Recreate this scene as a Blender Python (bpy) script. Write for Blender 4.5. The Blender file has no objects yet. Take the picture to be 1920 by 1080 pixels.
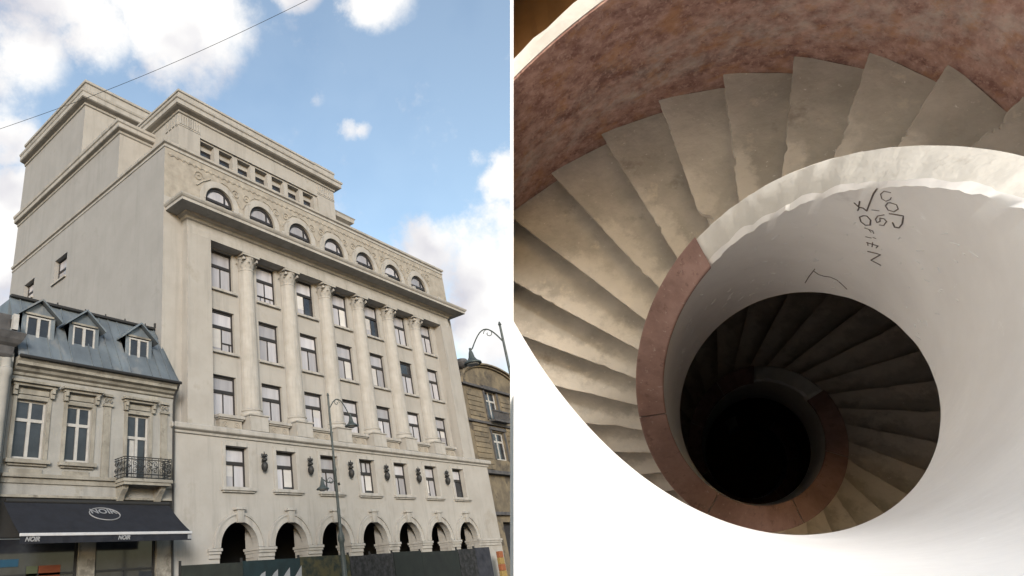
import bpy, bmesh, math, random
from mathutils import Vector, Matrix, noise
random.seed(7)
PI = math.pi
sc = bpy.context.scene
COL = sc.collection

# ------------------------------------------------------------------ camera
F, PX, PY = 1206.74, 600.0, 540.0
YAW, PITCH, ROLL = 0.845749648, 0.427929906, -0.0941288442
CAM = Vector((-19.78546, -25.105482, 1.631058))
fw = Vector((math.sin(YAW) * math.cos(PITCH), math.cos(YAW) * math.cos(PITCH), math.sin(PITCH)))
rt0 = Vector((math.cos(YAW), -math.sin(YAW), 0))
up0 = rt0.cross(fw)
rt = math.cos(ROLL) * rt0 + math.sin(ROLL) * up0
up = -math.sin(ROLL) * rt0 + math.cos(ROLL) * up0
cd = bpy.data.cameras.new('camera')
cam = bpy.data.objects.new('camera', cd)
COL.objects.link(cam)
cam.matrix_world = Matrix(((rt.x, up.x, -fw.x, CAM.x), (rt.y, up.y, -fw.y, CAM.y), (rt.z, up.z, -fw.z, CAM.z), (0, 0, 0, 1)))
cd.sensor_width = 36.0
cd.lens = F / 1920 * 36.0
cd.shift_x = (960 - PX) / 1920
cd.clip_start = 0.05
cd.clip_end = 2000
sc.camera = cam

def ray(x, y):
    return (rt * ((x - PX) / F) - up * ((y - PY) / F) + fw).normalized()

# ------------------------------------------------------------------ light
SUN_EL = math.radians(16)
to_sun = Vector((-0.65, -0.76, 0)).normalized() * math.cos(SUN_EL) + Vector((0, 0, math.sin(SUN_EL)))
sd = bpy.data.lights.new('sun', 'SUN')
sd.energy = 2.15
sd.angle = math.radians(16)
sd.color = (1.0, 0.985, 0.968)
so = bpy.data.objects.new('sun', sd)
COL.objects.link(so)
so.rotation_euler = (-to_sun).to_track_quat('-Z', 'Y').to_euler()
sc.view_settings.view_transform = 'Standard'
sc.view_settings.look = 'None'
sc.view_settings.gamma = 1.0
sc.view_settings.use_curve_mapping = False
sc.view_settings.exposure = 0.92
sc.cycles.max_bounces = 6
sc.cycles.diffuse_bounces = 5
sc.cycles.glossy_bounces = 2

def world():
    w = bpy.data.worlds.new('World')
    sc.world = w
    w.use_nodes = True
    nt = w.node_tree
    nt.nodes.clear()
    N = nt.nodes.new
    L = nt.links.new
    out = N('ShaderNodeOutputWorld')
    bg = N('ShaderNodeBackground')
    bg.inputs['Strength'].default_value = 0.15
    L(bg.outputs[0], out.inputs[0])
    sky = N('ShaderNodeTexSky')
    sky.sky_type = 'NISHITA'
    sky.sun_disc = False
    sky.sun_elevation = SUN_EL
    sky.sun_rotation = math.atan2(to_sun.x, to_sun.y)
    sky.air_density = 1.35
    sky.dust_density = 1.5
    sky.ozone_density = 1.6
    tc = N('ShaderNodeTexCoord')
    n1 = N('ShaderNodeTexNoise')
    n1.inputs['Scale'].default_value = 9.0
    n1.inputs['Detail'].default_value = 6.0
    n1.inputs['Roughness'].default_value = 0.66
    L(tc.outputs['Generated'], n1.inputs['Vector'])
    # ragged edges: warp the direction a little
    sub = N('ShaderNodeVectorMath'); sub.operation = 'SUBTRACT'
    L(n1.outputs['Color'], sub.inputs[0]); sub.inputs[1].default_value = (0.5, 0.5, 0.5)
    scl = N('ShaderNodeVectorMath'); scl.operation = 'SCALE'; scl.inputs['Scale'].default_value = 0.06
    L(sub.outputs[0], scl.inputs[0])
    add = N('ShaderNodeVectorMath'); add.operation = 'ADD'
    L(tc.outputs['Generated'], add.inputs[0]); L(scl.outputs[0], add.inputs[1])
    nrm = N('ShaderNodeVectorMath'); nrm.operation = 'NORMALIZE'
    L(add.outputs[0], nrm.inputs[0])
    clouds = [(345, 45, 135), (185, 50, 80), (40, 90, 90), (100, -60, 130), (20, 260, 55), (10, 390, 95), (20, 470, 90),
              (715, -20, 75), (560, -30, 50), (900, 520, 120), (800, 500, 95), (930, 620, 120), (870, 600, 100), (960, 470, 90), (950, 330, 55), (893, 296, 24), (590, 182, 22), (660, 246, 22), (683, 243, 20), (1080, 420, 110), (-120, 200, 160), (250, -150, 190),
              (-150, 600, 200), (1150, 650, 200)]
    acc = None
    for x, y, r in clouds:
        d = ray(x, y)
        dp = N('ShaderNodeVectorMath'); dp.operation = 'DOT_PRODUCT'
        L(nrm.outputs[0], dp.inputs[0]); dp.inputs[1].default_value = d
        ang = math.atan(r / F) * 1.15
        mr = N('ShaderNodeMapRange')
        mr.inputs['From Min'].default_value = math.cos(ang)
        mr.inputs['From Max'].default_value = 1.0
        mr.inputs['To Max'].default_value = 1.0 if r > 40 else 0.52
        L(dp.outputs['Value'], mr.inputs['Value'])
        if acc is None:
            acc = mr.outputs[0]
        else:
            mx = N('ShaderNodeMath'); mx.operation = 'MAXIMUM'
            L(acc, mx.inputs[0]); L(mr.outputs[0], mx.inputs[1]); acc = mx.outputs[0]
    # the rest of the sky: broad broken cloud from noise
    n2 = N('ShaderNodeTexNoise')
    n2.inputs['Scale'].default_value = 2.3
    n2.inputs['Detail'].default_value = 4.0
    n2.inputs['Roughness'].default_value = 0.55
    mp = N('ShaderNodeMapping'); mp.inputs['Location'].default_value = (3.1, 7.7, 1.3)
    L(tc.outputs['Generated'], mp.inputs['Vector']); L(mp.outputs[0], n2.inputs['Vector'])
    mr2 = N('ShaderNodeMapRange')
    mr2.inputs['From Min'].default_value = 0.60; mr2.inputs['From Max'].default_value = 0.80
    L(n2.outputs['Fac'], mr2.inputs['Value'])
    mx = N('ShaderNodeMath'); mx.operation = 'MAXIMUM'
    L(acc, mx.inputs[0]); L(mr2.outputs[0], mx.inputs[1])
    mr3 = N('ShaderNodeMapRange'); mr3.interpolation_type = 'SMOOTHSTEP'
    ns = N('ShaderNodeMath'); ns.operation = 'SUBTRACT'; L(n1.outputs['Fac'], ns.inputs[0]); ns.inputs[1].default_value = 0.5
    ma = N('ShaderNodeMath'); ma.operation = 'MULTIPLY_ADD'; L(ns.outputs[0], ma.inputs[0]); ma.inputs[1].default_value = 2.0; L(mx.outputs[0], ma.inputs[2])
    mr3.inputs['From Min'].default_value = 0.2; mr3.inputs['From Max'].default_value = 0.95
    mr3.inputs['To Min'].default_value = 0.09   # thin high veil over the blue
    L(ma.outputs[0], mr3.inputs['Value'])
    # cloud body: bright with soft grey-lilac folds
    n3 = N('ShaderNodeTexNoise')
    n3.inputs['Scale'].default_value = 7.0; n3.inputs['Detail'].default_value = 3.0
    L(nrm.outputs[0], n3.inputs['Vector'])
    cr = N('ShaderNodeValToRGB')
    cr.color_ramp.elements[0].position = 0.36; cr.color_ramp.elements[0].color = (2.5, 2.46, 2.66, 1)
    cr.color_ramp.elements[1].position = 0.56; cr.color_ramp.elements[1].color = (3.85, 3.8, 3.72, 1)
    L(n3.outputs['Fac'], cr.inputs[0])
    mix = N('ShaderNodeMix'); mix.data_type = 'RGBA'
    L(mr3.outputs[0], mix.inputs['Factor']); L(sky.outputs[0], mix.inputs[6]); L(cr.outputs[0], mix.inputs[7])
    L(mix.outputs[2], bg.inputs['Color'])
world()

# ------------------------------------------------------------------ materials
def mat(name, c1, c2=None, rough=0.85, scale=3.0, detail=6.0, bump=0.0, bscale=None, lo=0.35, hi=0.65, spec=0.3, metal=0.0, stains=None, vary=0.0, stretch=(1, 1, 1), streaks=0.0):
    m = bpy.data.materials.new(name)
    m.use_nodes = True
    nt = m.node_tree
    N, L = nt.nodes.new, nt.links.new
    b = nt.nodes['Principled BSDF']
    b.inputs['Roughness'].default_value = rough
    b.inputs['Metallic'].default_value = metal
    b.inputs['Specular IOR Level'].default_value = spec
    if c2 is None:
        c2 = tuple(c * 0.86 for c in c1)
    tc = N('ShaderNodeTexCoord')
    mp = N('ShaderNodeMapping'); mp.inputs['Scale'].default_value = stretch
    L(tc.outputs['Object'], mp.inputs[0])
    vec = mp.outputs[0]
    n = N('ShaderNodeTexNoise'); n.inputs['Scale'].default_value = scale; n.inputs['Detail'].default_value = detail; n.inputs['Roughness'].default_value = 0.62
    L(vec, n.inputs['Vector'])
    r = N('ShaderNodeValToRGB')
    r.color_ramp.elements[0].position = lo; r.color_ramp.elements[0].color = (*c2, 1)
    r.color_ramp.elements[1].position = hi; r.color_ramp.elements[1].color = (*c1, 1)
    L(n.outputs['Fac'], r.inputs[0])
    colo = r.outputs[0]
    if stains:   # (colour, scale, threshold, amount)
        for (sc_, s_, th, am) in stains:
            n2 = N('ShaderNodeTexNoise'); n2.inputs['Scale'].default_value = s_; n2.inputs['Detail'].default_value = 5; n2.inputs['Roughness'].default_value = 0.7
            L(vec, n2.inputs['Vector'])
            mr = N('ShaderNodeMapRange'); mr.inputs['From Min'].default_value = th; mr.inputs['From Max'].default_value = th + 0.09; mr.inputs['To Max'].default_value = am
            L(n2.outputs['Fac'], mr.inputs['Value'])
            mx = N('ShaderNodeMix'); mx.data_type = 'RGBA'
            L(mr.outputs[0], mx.inputs['Factor']); L(colo, mx.inputs[6]); mx.inputs[7].default_value = (*sc_, 1)
            colo = mx.outputs[2]
    if streaks:
        mp2 = N('ShaderNodeMapping'); mp2.inputs['Scale'].default_value = (1, 1, 0.07); L(tc.outputs['Object'], mp2.inputs[0])
        n3 = N('ShaderNodeTexNoise'); n3.inputs['Scale'].default_value = 2.2; n3.inputs['Detail'].default_value = 5; n3.inputs['Roughness'].default_value = 0.7
        L(mp2.outputs[0], n3.inputs['Vector'])
        mr = N('ShaderNodeMapRange'); mr.inputs['From Min'].default_value = .52; mr.inputs['From Max'].default_value = .72; mr.inputs['To Max'].default_value = streaks
        L(n3.outputs['Fac'], mr.inputs['Value'])
        mx = N('ShaderNodeMix'); mx.data_type = 'RGBA'
        L(mr.outputs[0], mx.inputs['Factor']); L(colo, mx.inputs[6]); mx.inputs[7].default_value = tuple(c * .55 for c in c1) + (1,)
        colo = mx.outputs[2]
    if vary:
        oi = N('ShaderNodeObjectInfo')
        mr = N('ShaderNodeMapRange'); mr.inputs['To Min'].default_value = 1 - vary; mr.inputs['To Max'].default_value = 1 + vary
        L(oi.outputs['Random'], mr.inputs['Value'])
        hs = N('ShaderNodeHueSaturation'); L(mr.outputs[0], hs.inputs['Value']); L(colo, hs.inputs['Color']); colo = hs.outputs[0]
    L(colo, b.inputs['Base Color'])
    if bump:
        nb = N('ShaderNodeTexNoise'); nb.inputs['Scale'].default_value = bscale or scale * 6; nb.inputs['Detail'].default_value = 3
        L(vec, nb.inputs['Vector'])
        bp = N('ShaderNodeBump'); bp.inputs['Strength'].default_value = bump; bp.inputs['Distance'].default_value = 0.02
        L(nb.outputs['Fac'], bp.inputs['Height']); L(bp.outputs[0], b.inputs['Normal'])
    return m

M = {}
M['plaster'] = mat('limewashed_plaster', streaks=0.5, c1=(0.287, 0.275, 0.255), c2=(0.25, 0.237, 0.217), scale=0.7, bump=0.15, bscale=9, stains=[((0.215, 0.197, 0.17), 0.35, 0.58, 0.7)])
M['side'] = mat('shaded_side_plaster', streaks=0.3, c1=(0.24, 0.235, 0.228), c2=(0.215, 0.21, 0.203), scale=0.6, bump=0.15, bscale=9, stains=[((0.16, 0.152, 0.144), 0.3, 0.60, 0.5), ((0.23, 0.22, 0.212), 0.5, 0.62, 0.4)])  # greyer than the front: shade on the side faces is put into the colour
M['trim'] = mat('stone_trim', streaks=0.7, c1=(0.30, 0.288, 0.268), c2=(0.245, 0.232, 0.211), scale=1.3, bump=0.15, bscale=12)
M['relief'] = mat('weathered_relief_stone', (0.285, 0.262, 0.225), (0.195, 0.177, 0.15), scale=1.6, bump=0.9, bscale=3.2, detail=8, stains=[((0.23, 0.20, 0.165), 2.4, 0.56, 0.7)])
M['frame'] = mat('dark_bronze_frame', (0.022, 0.02, 0.02), rough=0.45, scale=5)
M['pane'] = mat('glass_over_pale_blind', (0.32, 0.314, 0.332), (0.23, 0.226, 0.242), rough=0.12, scale=0.8, spec=0.5, vary=0.28, stretch=(3, 1, .35))
M['blind'] = mat('pale_roller_blind', (0.42, 0.41, 0.40), rough=0.8, scale=2, vary=0.15)
M['dark_pane'] = mat('dark_glass', (0.03, 0.034, 0.04), (0.015, 0.016, 0.02), rough=0.08, scale=1.2, spec=0.5)
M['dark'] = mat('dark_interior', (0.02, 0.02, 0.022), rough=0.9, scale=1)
M['iron'] = mat('black_iron', (0.02, 0.02, 0.02), rough=0.6, scale=8)
M['lamp_green'] = mat('grey_green_lamp_paint', (0.06, 0.072, 0.07), (0.035, 0.042, 0.04), rough=0.5, scale=9)
M['house'] = mat('aged_cream_stucco', streaks=0.7, c1=(0.25, 0.247, 0.235), c2=(0.192, 0.189, 0.178), scale=0.9, bump=0.3, bscale=10, stains=[((0.17, 0.155, 0.125), 0.9, 0.58, 0.6), ((0.33, 0.30, 0.22), 0.5, 0.6, 0.5)])
M['house_trim'] = mat('sooty_stucco_moulding', streaks=0.7, c1=(0.24, 0.228, 0.2), c2=(0.145, 0.136, 0.116), scale=1.4, bump=0.3, bscale=14, stains=[((0.085, 0.077, 0.065), 1.3, 0.56, 0.75)])
M['zinc'] = mat('weathered_zinc', (0.135, 0.16, 0.18), (0.085, 0.10, 0.115), rough=0.5, scale=1.1, bump=0.12, spec=0.4, metal=0.25, vary=0.12, stretch=(1, 1, 0.4), stains=[((0.20, 0.20, 0.195), 0.8, 0.57, 0.6)])
M['white_wood'] = mat('white_window_paint', (0.33, 0.325, 0.315), (0.26, 0.255, 0.245), rough=0.6, scale=4)
M['awning'] = mat('navy_awning_canvas', (0.012, 0.014, 0.02), (0.008, 0.009, 0.013), rough=0.9, scale=3, bump=0.1)
M['print'] = mat('pale_print', (0.20, 0.205, 0.215), rough=0.8, scale=12)
M['bar'] = mat('pale_metal_bar', (0.38, 0.385, 0.40), rough=0.45, scale=6)
M['brown_stone'] = mat('brown_sooty_stone', streaks=0.7, c1=(0.17, 0.14, 0.095), c2=(0.085, 0.072, 0.055), scale=0.9, bump=0.4, bscale=6, vary=0.12, stains=[((0.045, 0.04, 0.035), 0.7, 0.54, 0.8)])
M['slate'] = mat('grey_slate', (0.075, 0.073, 0.075), (0.04, 0.04, 0.042), scale=2, bump=0.3)
M['copper'] = mat('blue_grey_turret_metal', (0.12, 0.17, 0.20), (0.08, 0.11, 0.13), scale=3, rough=0.5)
M['asphalt'] = mat('asphalt', (0.055, 0.055, 0.055), (0.04, 0.04, 0.04), scale=2, bump=0.3, bscale=60)
M['pave'] = mat('pavement', (0.24, 0.23, 0.22), (0.18, 0.175, 0.165), scale=1.5, bump=0.2)
# staircase
M['white_wall'] = mat('scuffed_white_plaster', (0.86, 0.85, 0.84), (0.78, 0.765, 0.755), rough=0.7, scale=2.2, bump=0.12, bscale=18, stains=[((0.93, 0.93, 0.93), 13, 0.645, 0.9), ((0.50, 0.48, 0.47), 2.7, 0.66, 0.5), ((0.52, 0.47, 0.43), 1.6, 0.68, 0.35)])
M['chipped'] = mat('chipped_lime_mortar', (0.66, 0.645, 0.61), (0.56, 0.545, 0.51), rough=0.95, scale=3.0, detail=7, bump=0.35, bscale=14, stains=[((0.36, 0.33, 0.30), 7, 0.60, 0.6)])
M['tread'] = mat('worn_mosaic_stone', (0.56, 0.515, 0.45), (0.40, 0.366, 0.315), rough=0.8, scale=3.6, detail=9, bump=0.35, bscale=22, vary=0.07, stains=[((0.62, 0.56, 0.46), 7, 0.61, 0.8), ((0.17, 0.14, 0.11), 2.6, 0.63, 0.5), ((0.84, 0.82, 0.78), 38, 0.64, 0.9)])
M['cap'] = mat('brown_red_marble', (0.34, 0.215, 0.185), (0.22, 0.13, 0.11), rough=0.55, scale=6, detail=9, bump=0.15, bscale=30, spec=0.4, vary=0.1, stains=[((0.16, 0.09, 0.075), 14, 0.58, 0.7), ((0.50, 0.40, 0.36), 30, 0.62, 0.7), ((0.14, 0.085, 0.07), 3, 0.6, 0.5)])
M['red_marble'] = mat('dusty_red_marble', (0.47, 0.30, 0.25), (0.21, 0.105, 0.088), rough=0.6, scale=11, detail=9, bump=0.3, bscale=26, spec=0.35, vary=0.03, lo=0.36, hi=0.66, stains=[((0.12, 0.05, 0.045), 2.2, 0.57, 0.7), ((0.13, 0.06, 0.05), 26, 0.58, 0.7), ((0.52, 0.45, 0.41), 34, 0.62, 0.6)])
M['shaft'] = mat('brown_shaft_plaster', (0.22, 0.12, 0.05), (0.14, 0.075, 0.03), scale=1.5, bump=0.3)
M['soffit'] = mat('grey_soffit', (0.45, 0.43, 0.40), scale=2)
M['ink'] = mat('dark_pencil_mark', (0.16, 0.135, 0.125), rough=0.9, scale=20)
M['panel'] = mat('white_partition_paint', (0.80, 0.80, 0.80), (0.76, 0.76, 0.76), rough=0.6, scale=2)

def wear(m, colour, fn):
    """mix a worn colour in by the part's own wear coordinates"""
    nt = m.node_tree; N, L = nt.nodes.new, nt.links.new
    b = nt.nodes['Principled BSDF']; src = b.inputs['Base Color'].links[0].from_socket
    uv = N('ShaderNodeUVMap'); uv.uv_map = 'wear'
    sx = N('ShaderNodeSeparateXYZ'); L(uv.outputs[0], sx.inputs[0])
    def math_(op, a, b_, c=None):
        n = N('ShaderNodeMath'); n.operation = op
        for i, v in enumerate((a, b_, c)):
            if v is None: continue
            if isinstance(v, (int, float)): n.inputs[i].default_value = v
            else: L(v, n.inputs[i])
        return n.outputs[0]
    def noise_(vec, scale, detail=6):
        n = N('ShaderNodeTexNoise'); n.inputs['Scale'].default_value = scale; n.inputs['Detail'].default_value = detail; n.inputs['Roughness'].default_value = .68
        L(vec, n.inputs['Vector']); return n.outputs['Fac']
    def ramp(v, a, b_, t=1.0):
        n = N('ShaderNodeMapRange'); n.interpolation_type = 'SMOOTHSTEP'; n.inputs['From Min'].default_value = a; n.inputs['From Max'].default_value = b_; n.inputs['To Max'].default_value = t
        L(v, n.inputs['Value']); return n.outputs[0]
    tc = N('ShaderNodeTexCoord').outputs['Object']
    fac = fn(sx.outputs[0], sx.outputs[1], tc, uv.outputs[0], math_, noise_, ramp, N, L)
    mx = N('ShaderNodeMix'); mx.data_type = 'RGBA'
    L(fac, mx.inputs['Factor']); L(src, mx.inputs[6]); mx.inputs[7].default_value = (*colour, 1)
    L(mx.outputs[2], b.inputs['Base Color'])
def tread_wear(x, y, tc, uv, math_, noise_, ramp, N, L):
    # feet have polished the front half of each tread, more towards the parapet
    a = math_('MULTIPLY', ramp(y, .95, .1), ramp(x, .85, .45))
    n = noise_(tc, 8, 9)
    return math_('MULTIPLY', ramp(math_('ADD', a, math_('MULTIPLY_ADD', n, 2.2, -1.25)), .3, .85), .65)
wear(M['tread'], (.72, .665, .58), tread_wear)
def dust(x, y, tc, uv, math_, noise_, ramp, N, L):
    # lime dust scuffed along the wall just above the treads, in horizontal wipes
    mp = N('ShaderNodeMapping'); mp.inputs['Scale'].default_value = (8, 2.6, 1); L(uv, mp.inputs[0])
    n = noise_(mp.outputs[0], 1.6, 9)
    band = math_('MULTIPLY', ramp(y, -.1, .35), ramp(y, 1.9, .5))
    return math_('MULTIPLY', ramp(math_('ADD', math_('MULTIPLY', band, .30), n), .66, 1.0), .65)
wear(M['red_marble'], (.52, .47, .43), dust)
def streak(x, y, tc, uv, math_, noise_, ramp, N, L):
    mp = N('ShaderNodeMapping'); mp.inputs['Scale'].default_value = (60, 12, 1); L(uv, mp.inputs[0])
    return math_('MULTIPLY', ramp(noise_(mp.outputs[0], 1.0, 8), .5, .66), .75)
wear(M['red_marble'], (.50, .34, .29), streak)
def rust(x, y, tc, uv, math_, noise_, ramp, N, L):
    mp = N('ShaderNodeMapping'); mp.inputs['Scale'].default_value = (10, 3, 1); mp.inputs['Location'].default_value = (3, 5, 0); L(uv, mp.inputs[0])
    return math_('MULTIPLY', ramp(noise_(mp.outputs[0], 1.1, 8), .50, .66), .6)
wear(M['red_marble'], (.40, .20, .09), rust)

# ------------------------------------------------------------------ mesh helpers
class MB:
    def __init__(s):
        s.v = []; s.f = []
    def add(s, vs, fs):
        o = len(s.v); s.v += [tuple(x) for x in vs]; s.f += [tuple(i + o for i in f) for f in fs]
        return s
    def box(s, x0, x1, y0, y1, z0, z1):
        return s.add([(x0, y0, z0), (x1, y0, z0), (x1, y1, z0), (x0, y1, z0), (x0, y0, z1), (x1, y0, z1), (x1, y1, z1), (x0, y1, z1)],
                     [(0, 3, 2, 1), (4, 5, 6, 7), (0, 1, 5, 4), (1, 2, 6, 5), (2, 3, 7, 6), (3, 0, 4, 7)])
    def tube(s, pts, r, n=6, r1=None):
        pts = [Vector(p) for p in pts]
        rings = []
        for i, p in enumerate(pts):
            t = (pts[min(i + 1, len(pts) - 1)] - pts[max(i - 1, 0)]).normalized()
            a = t.orthogonal().normalized() if i == 0 else (prev - t * prev.dot(t)).normalized()
            prev = a
            b = t.cross(a)
            rr = r if r1 is None else r + (r1 - r) * i / (len(pts) - 1)
            rings.append([p + (a * math.cos(2 * PI * k / n) + b * math.sin(2 * PI * k / n)) * rr for k in range(n)])
        vs = [q for R_ in rings for q in R_]
        fs = []
        for i in range(len(rings) - 1):
            for k in range(n):
                fs.append((i * n + k, i * n + (k + 1) % n, (i + 1) * n + (k + 1) % n, (i + 1) * n + k))
        fs.append(tuple(range(n))[::-1]); fs.append(tuple((len(rings) - 1) * n + k for k in range(n)))
        return s.add(vs, fs)
    def lathe(s, c, prof, n=20, a0=0.0, a1=2 * PI, flute=0.0, nf=20):
        full = abs(a1 - a0 - 2 * PI) < 1e-6
        m = n if full else n + 1
        vs = []
        for r, z in prof:
            for k in range(m):
                a = a0 + (a1 - a0) * k / n
                rr = r * (1 - flute * (k % 2))
                vs.append((c[0] + rr * math.cos(a), c[1] + rr * math.sin(a), c[2] + z))
        fs = []
        for i in range(len(prof) - 1):
            for k in range(n):
                k2 = (k + 1) % m
                fs.append((i * m + k, i * m + k2, (i + 1) * m + k2, (i + 1) * m + k))
        fs.append(tuple(range(m))[::-1]); fs.append(tuple((len(prof) - 1) * m + k for k in range(m)))
        return s.add(vs, fs)
    def build(s, name, m, parent=None, smooth=False, bevel=0.0, loc=None):
        me = bpy.data.meshes.new(name)
        me.from_pydata(s.v, [], s.f)
        me.materials.append(m)
        bm = bmesh.new(); bm.from_mesh(me)
        if bevel:
            bmesh.ops.remove_doubles(bm, verts=bm.verts, dist=1e-5)
        bmesh.ops.recalc_face_normals(bm, faces=bm.faces)
        bm.to_mesh(me); bm.free()
        if smooth:
            me.polygons.foreach_set('use_smooth', [True] * len(me.polygons))
            me.set_sharp_from_angle(angle=math.radians(40))
        o = bpy.data.objects.new(name, me)
        COL.objects.link(o)
        o.parent = parent
        if loc: o.location = loc
        if bevel:
            b = o.modifiers.new('bevel', 'BEVEL'); b.width = bevel; b.segments = 2; b.limit_method = 'ANGLE'
        return o

def tag(o, label, cat, group=None):
    o['label'] = label; o['category'] = cat
    if group: o['group'] = group
    return o

def thing(name, label, cat, loc=(0, 0, 0), group=None):
    o = bpy.data.objects.new(name, None); COL.objects.link(o); o.location = loc
    o.empty_display_size = 0.3
    return tag(o, label, cat, group)

def box(name, m, parent, x0, x1, y0, y1, z0, z1, bevel=0.0):
    return MB().box(x0, x1, y0, y1, z0, z1).build(name, m, parent, bevel=bevel)

def clone(o, parent, loc):
    c = o.copy(); COL.objects.link(c); c.parent = parent; c.location = loc
    for ch in o.children:
        d = ch.copy(); COL.objects.link(d); d.parent = c
    return c

def wall(mb, A0, A1, Z0, Z1, holes, fn, depth, arches=(), na=14):
    """a wall face with openings; fn(a, z, inward) -> xyz. holes: (a0,a1,z0,z1); arches: (cx, r, zspring, zbottom)"""
    hs = list(holes) + [(c - r, c + r, zb, zs + r) for (c, r, zs, zb) in arches]
    xs = sorted({round(v, 4) for h in hs for v in h[:2]} | {A0, A1}); zs_ = sorted({round(v, 4) for h in hs for v in h[2:]} | {Z0, Z1})
    xs = [x for x in xs if A0 <= x <= A1]; zs_ = [z for z in zs_ if Z0 <= z <= Z1]
    for i in range(len(xs) - 1):
        for j in range(len(zs_) - 1):
            cx, cz = (xs[i] + xs[i + 1]) / 2, (zs_[j] + zs_[j + 1]) / 2
            if any(h[0] < cx < h[1] and h[2] < cz < h[3] for h in hs): continue
            mb.add([fn(xs[i], zs_[j], 0), fn(xs[i + 1], zs_[j], 0), fn(xs[i + 1], zs_[j + 1], 0), fn(xs[i], zs_[j + 1], 0)], [(0, 1, 2, 3)])
    for (a0, a1, z0, z1) in holes:
        c = [(a0, z0), (a1, z0), (a1, z1), (a0, z1)]
        for k in range(4):
            p, q = c[k], c[(k + 1) % 4]
            mb.add([fn(*p, 0), fn(*q, 0), fn(*q, depth), fn(*p, depth)], [(0, 1, 2, 3)])
    for (c, r, zs, zb) in arches:
        pts = [(c + r * math.cos(PI * k / na), zs + r * math.sin(PI * k / na)) for k in range(na + 1)]
        for k in range(na):
            p, q = pts[k], pts[k + 1]
            mb.add([fn(*p, 0), fn(*q, 0), fn(q[0], zs + r, 0), fn(p[0], zs + r, 0)], [(0, 1, 2, 3)])
            mb.add([fn(*p, 0), fn(*q, 0), fn(*q, depth), fn(*p, depth)], [(0, 1, 2, 3)])
        for (p, q) in (((c - r, zs), (c - r, zb)), ((c + r, zs), (c + r, zb)), ((c - r, zb), (c + r, zb))):
            mb.add([fn(*p, 0), fn(*q, 0), fn(*q, depth), fn(*p, depth)], [(0, 1, 2, 3)])
    return mb

def sweep(mb, x0, x1, yf, yb, prof):
    """a moulding round the left, front and right sides; prof: (projection, z)"""
    rows = []
    for p, z in prof:
        rows.append([(x0 - p, yb, z), (x0 - p, yf - p, z), (x1 + p, yf - p, z), (x1 + p, yb, z)])
    vs = [v for r in rows for v in r]
    fs = []
    for i in range(len(rows) - 1):
        for k in range(3):
            fs.append((i * 4 + k, i * 4 + k + 1, i * 4 + 4 + k + 1, i * 4 + 4 + k))
    n = len(rows)
    fs.append(tuple(i * 4 for i in range(n))); fs.append(tuple(i * 4 + 3 for i in range(n)))
    return mb.add(vs, fs)

def ring(mb, c, y0, y1, z, r0, r1, a0=0.0, a1=PI, n=18):
    """an upright ring segment in a wall plane"""
    vs = []
    for k in range(n + 1):
        a = a0 + (a1 - a0) * k / n
        for r, y in ((r0, y0), (r1, y0), (r1, y1), (r0, y1)):
            vs.append((c + r * math.cos(a), y, z + r * math.sin(a)))
    fs = []
    for k in range(n):
        for j in range(4):
            fs.append((k * 4 + j, k * 4 + (j + 1) % 4, k * 4 + 4 + (j + 1) % 4, k * 4 + 4 + j))
    fs += [(0, 1, 2, 3), tuple(n * 4 + j for j in range(4))]
    return mb.add(vs, fs)

# ------------------------------------------------------------------ ground
def structure(o):
    o['kind'] = 'structure'; return o
structure(MB().add([(-600, -600, 0), (600, -600, 0), (600, 600, 0), (-600, 600, 0)], [(0, 1, 2, 3)]).build('road', M['asphalt']))
structure(box('pavement', M['pave'], None, -60, 60, -4.6, -0.4, 0.004, 0.13))
structure(box('kerb', M['trim'], None, -60, 60, -4.85, -4.604, 0.004, 0.14, bevel=0.02))

# ------------------------------------------------------------------ the main building
S = 3.3
B = thing('office_building', 'tall cream plaster office building with giant columns, arcade and stepped penthouse', 'building')
PL, TR = M['plaster'], M['trim']
fy = lambda y0: (lambda a, z, d: (a, y0 + d, z))
fx = lambda x0: (lambda a, z, d: (x0 + d, a, z))

# arcade and first floor
mb = MB()
wall(mb, -2.9, 24.8, 0.0, 8.42, [(0.04 + S * i, 1.46 + S * i, 6.12, 8.02) for i in range(7)], fy(-0.5), 0.32, [(0.72 + S * i, 1.13, 3.42, 0.0) for i in range(7)], 20)
mb.add([(-2.9, -0.5, 0), (-2.9, 0.3, 0), (-2.9, 0.3, 8.42), (-2.9, -0.5, 8.42)], [(0, 1, 2, 3)])
mb.add([(24.8, -0.5, 0), (24.8, 6, 0), (24.8, 6, 8.42), (24.8, -0.5, 8.42)], [(0, 1, 2, 3)])
mb.build('wall', PL, B)
for i in range(8):   # arcade piers running inward behind the arches
    x = 0.72 + S * i - S / 2
    box('arcade_pier', PL, B, x - 0.46 if i else -2.6, x + 0.46 if i < 7 else 24.5, -0.178, 0.45, 0, 4.4)
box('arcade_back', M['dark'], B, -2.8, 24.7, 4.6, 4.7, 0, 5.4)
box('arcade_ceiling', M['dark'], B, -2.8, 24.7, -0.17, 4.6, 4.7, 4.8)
sweep(MB(), -2.9, 24.8, -0.5, 0.3, [(0, 8.38), (0.08, 8.40), (0.10, 8.50), (0.22, 8.56), (0.26, 8.60), (0.26, 8.78), (0.2, 8.84), (0.0, 8.88), (-0.9, 8.90)]).build('string_course', TR, B, bevel=0.01)
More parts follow.
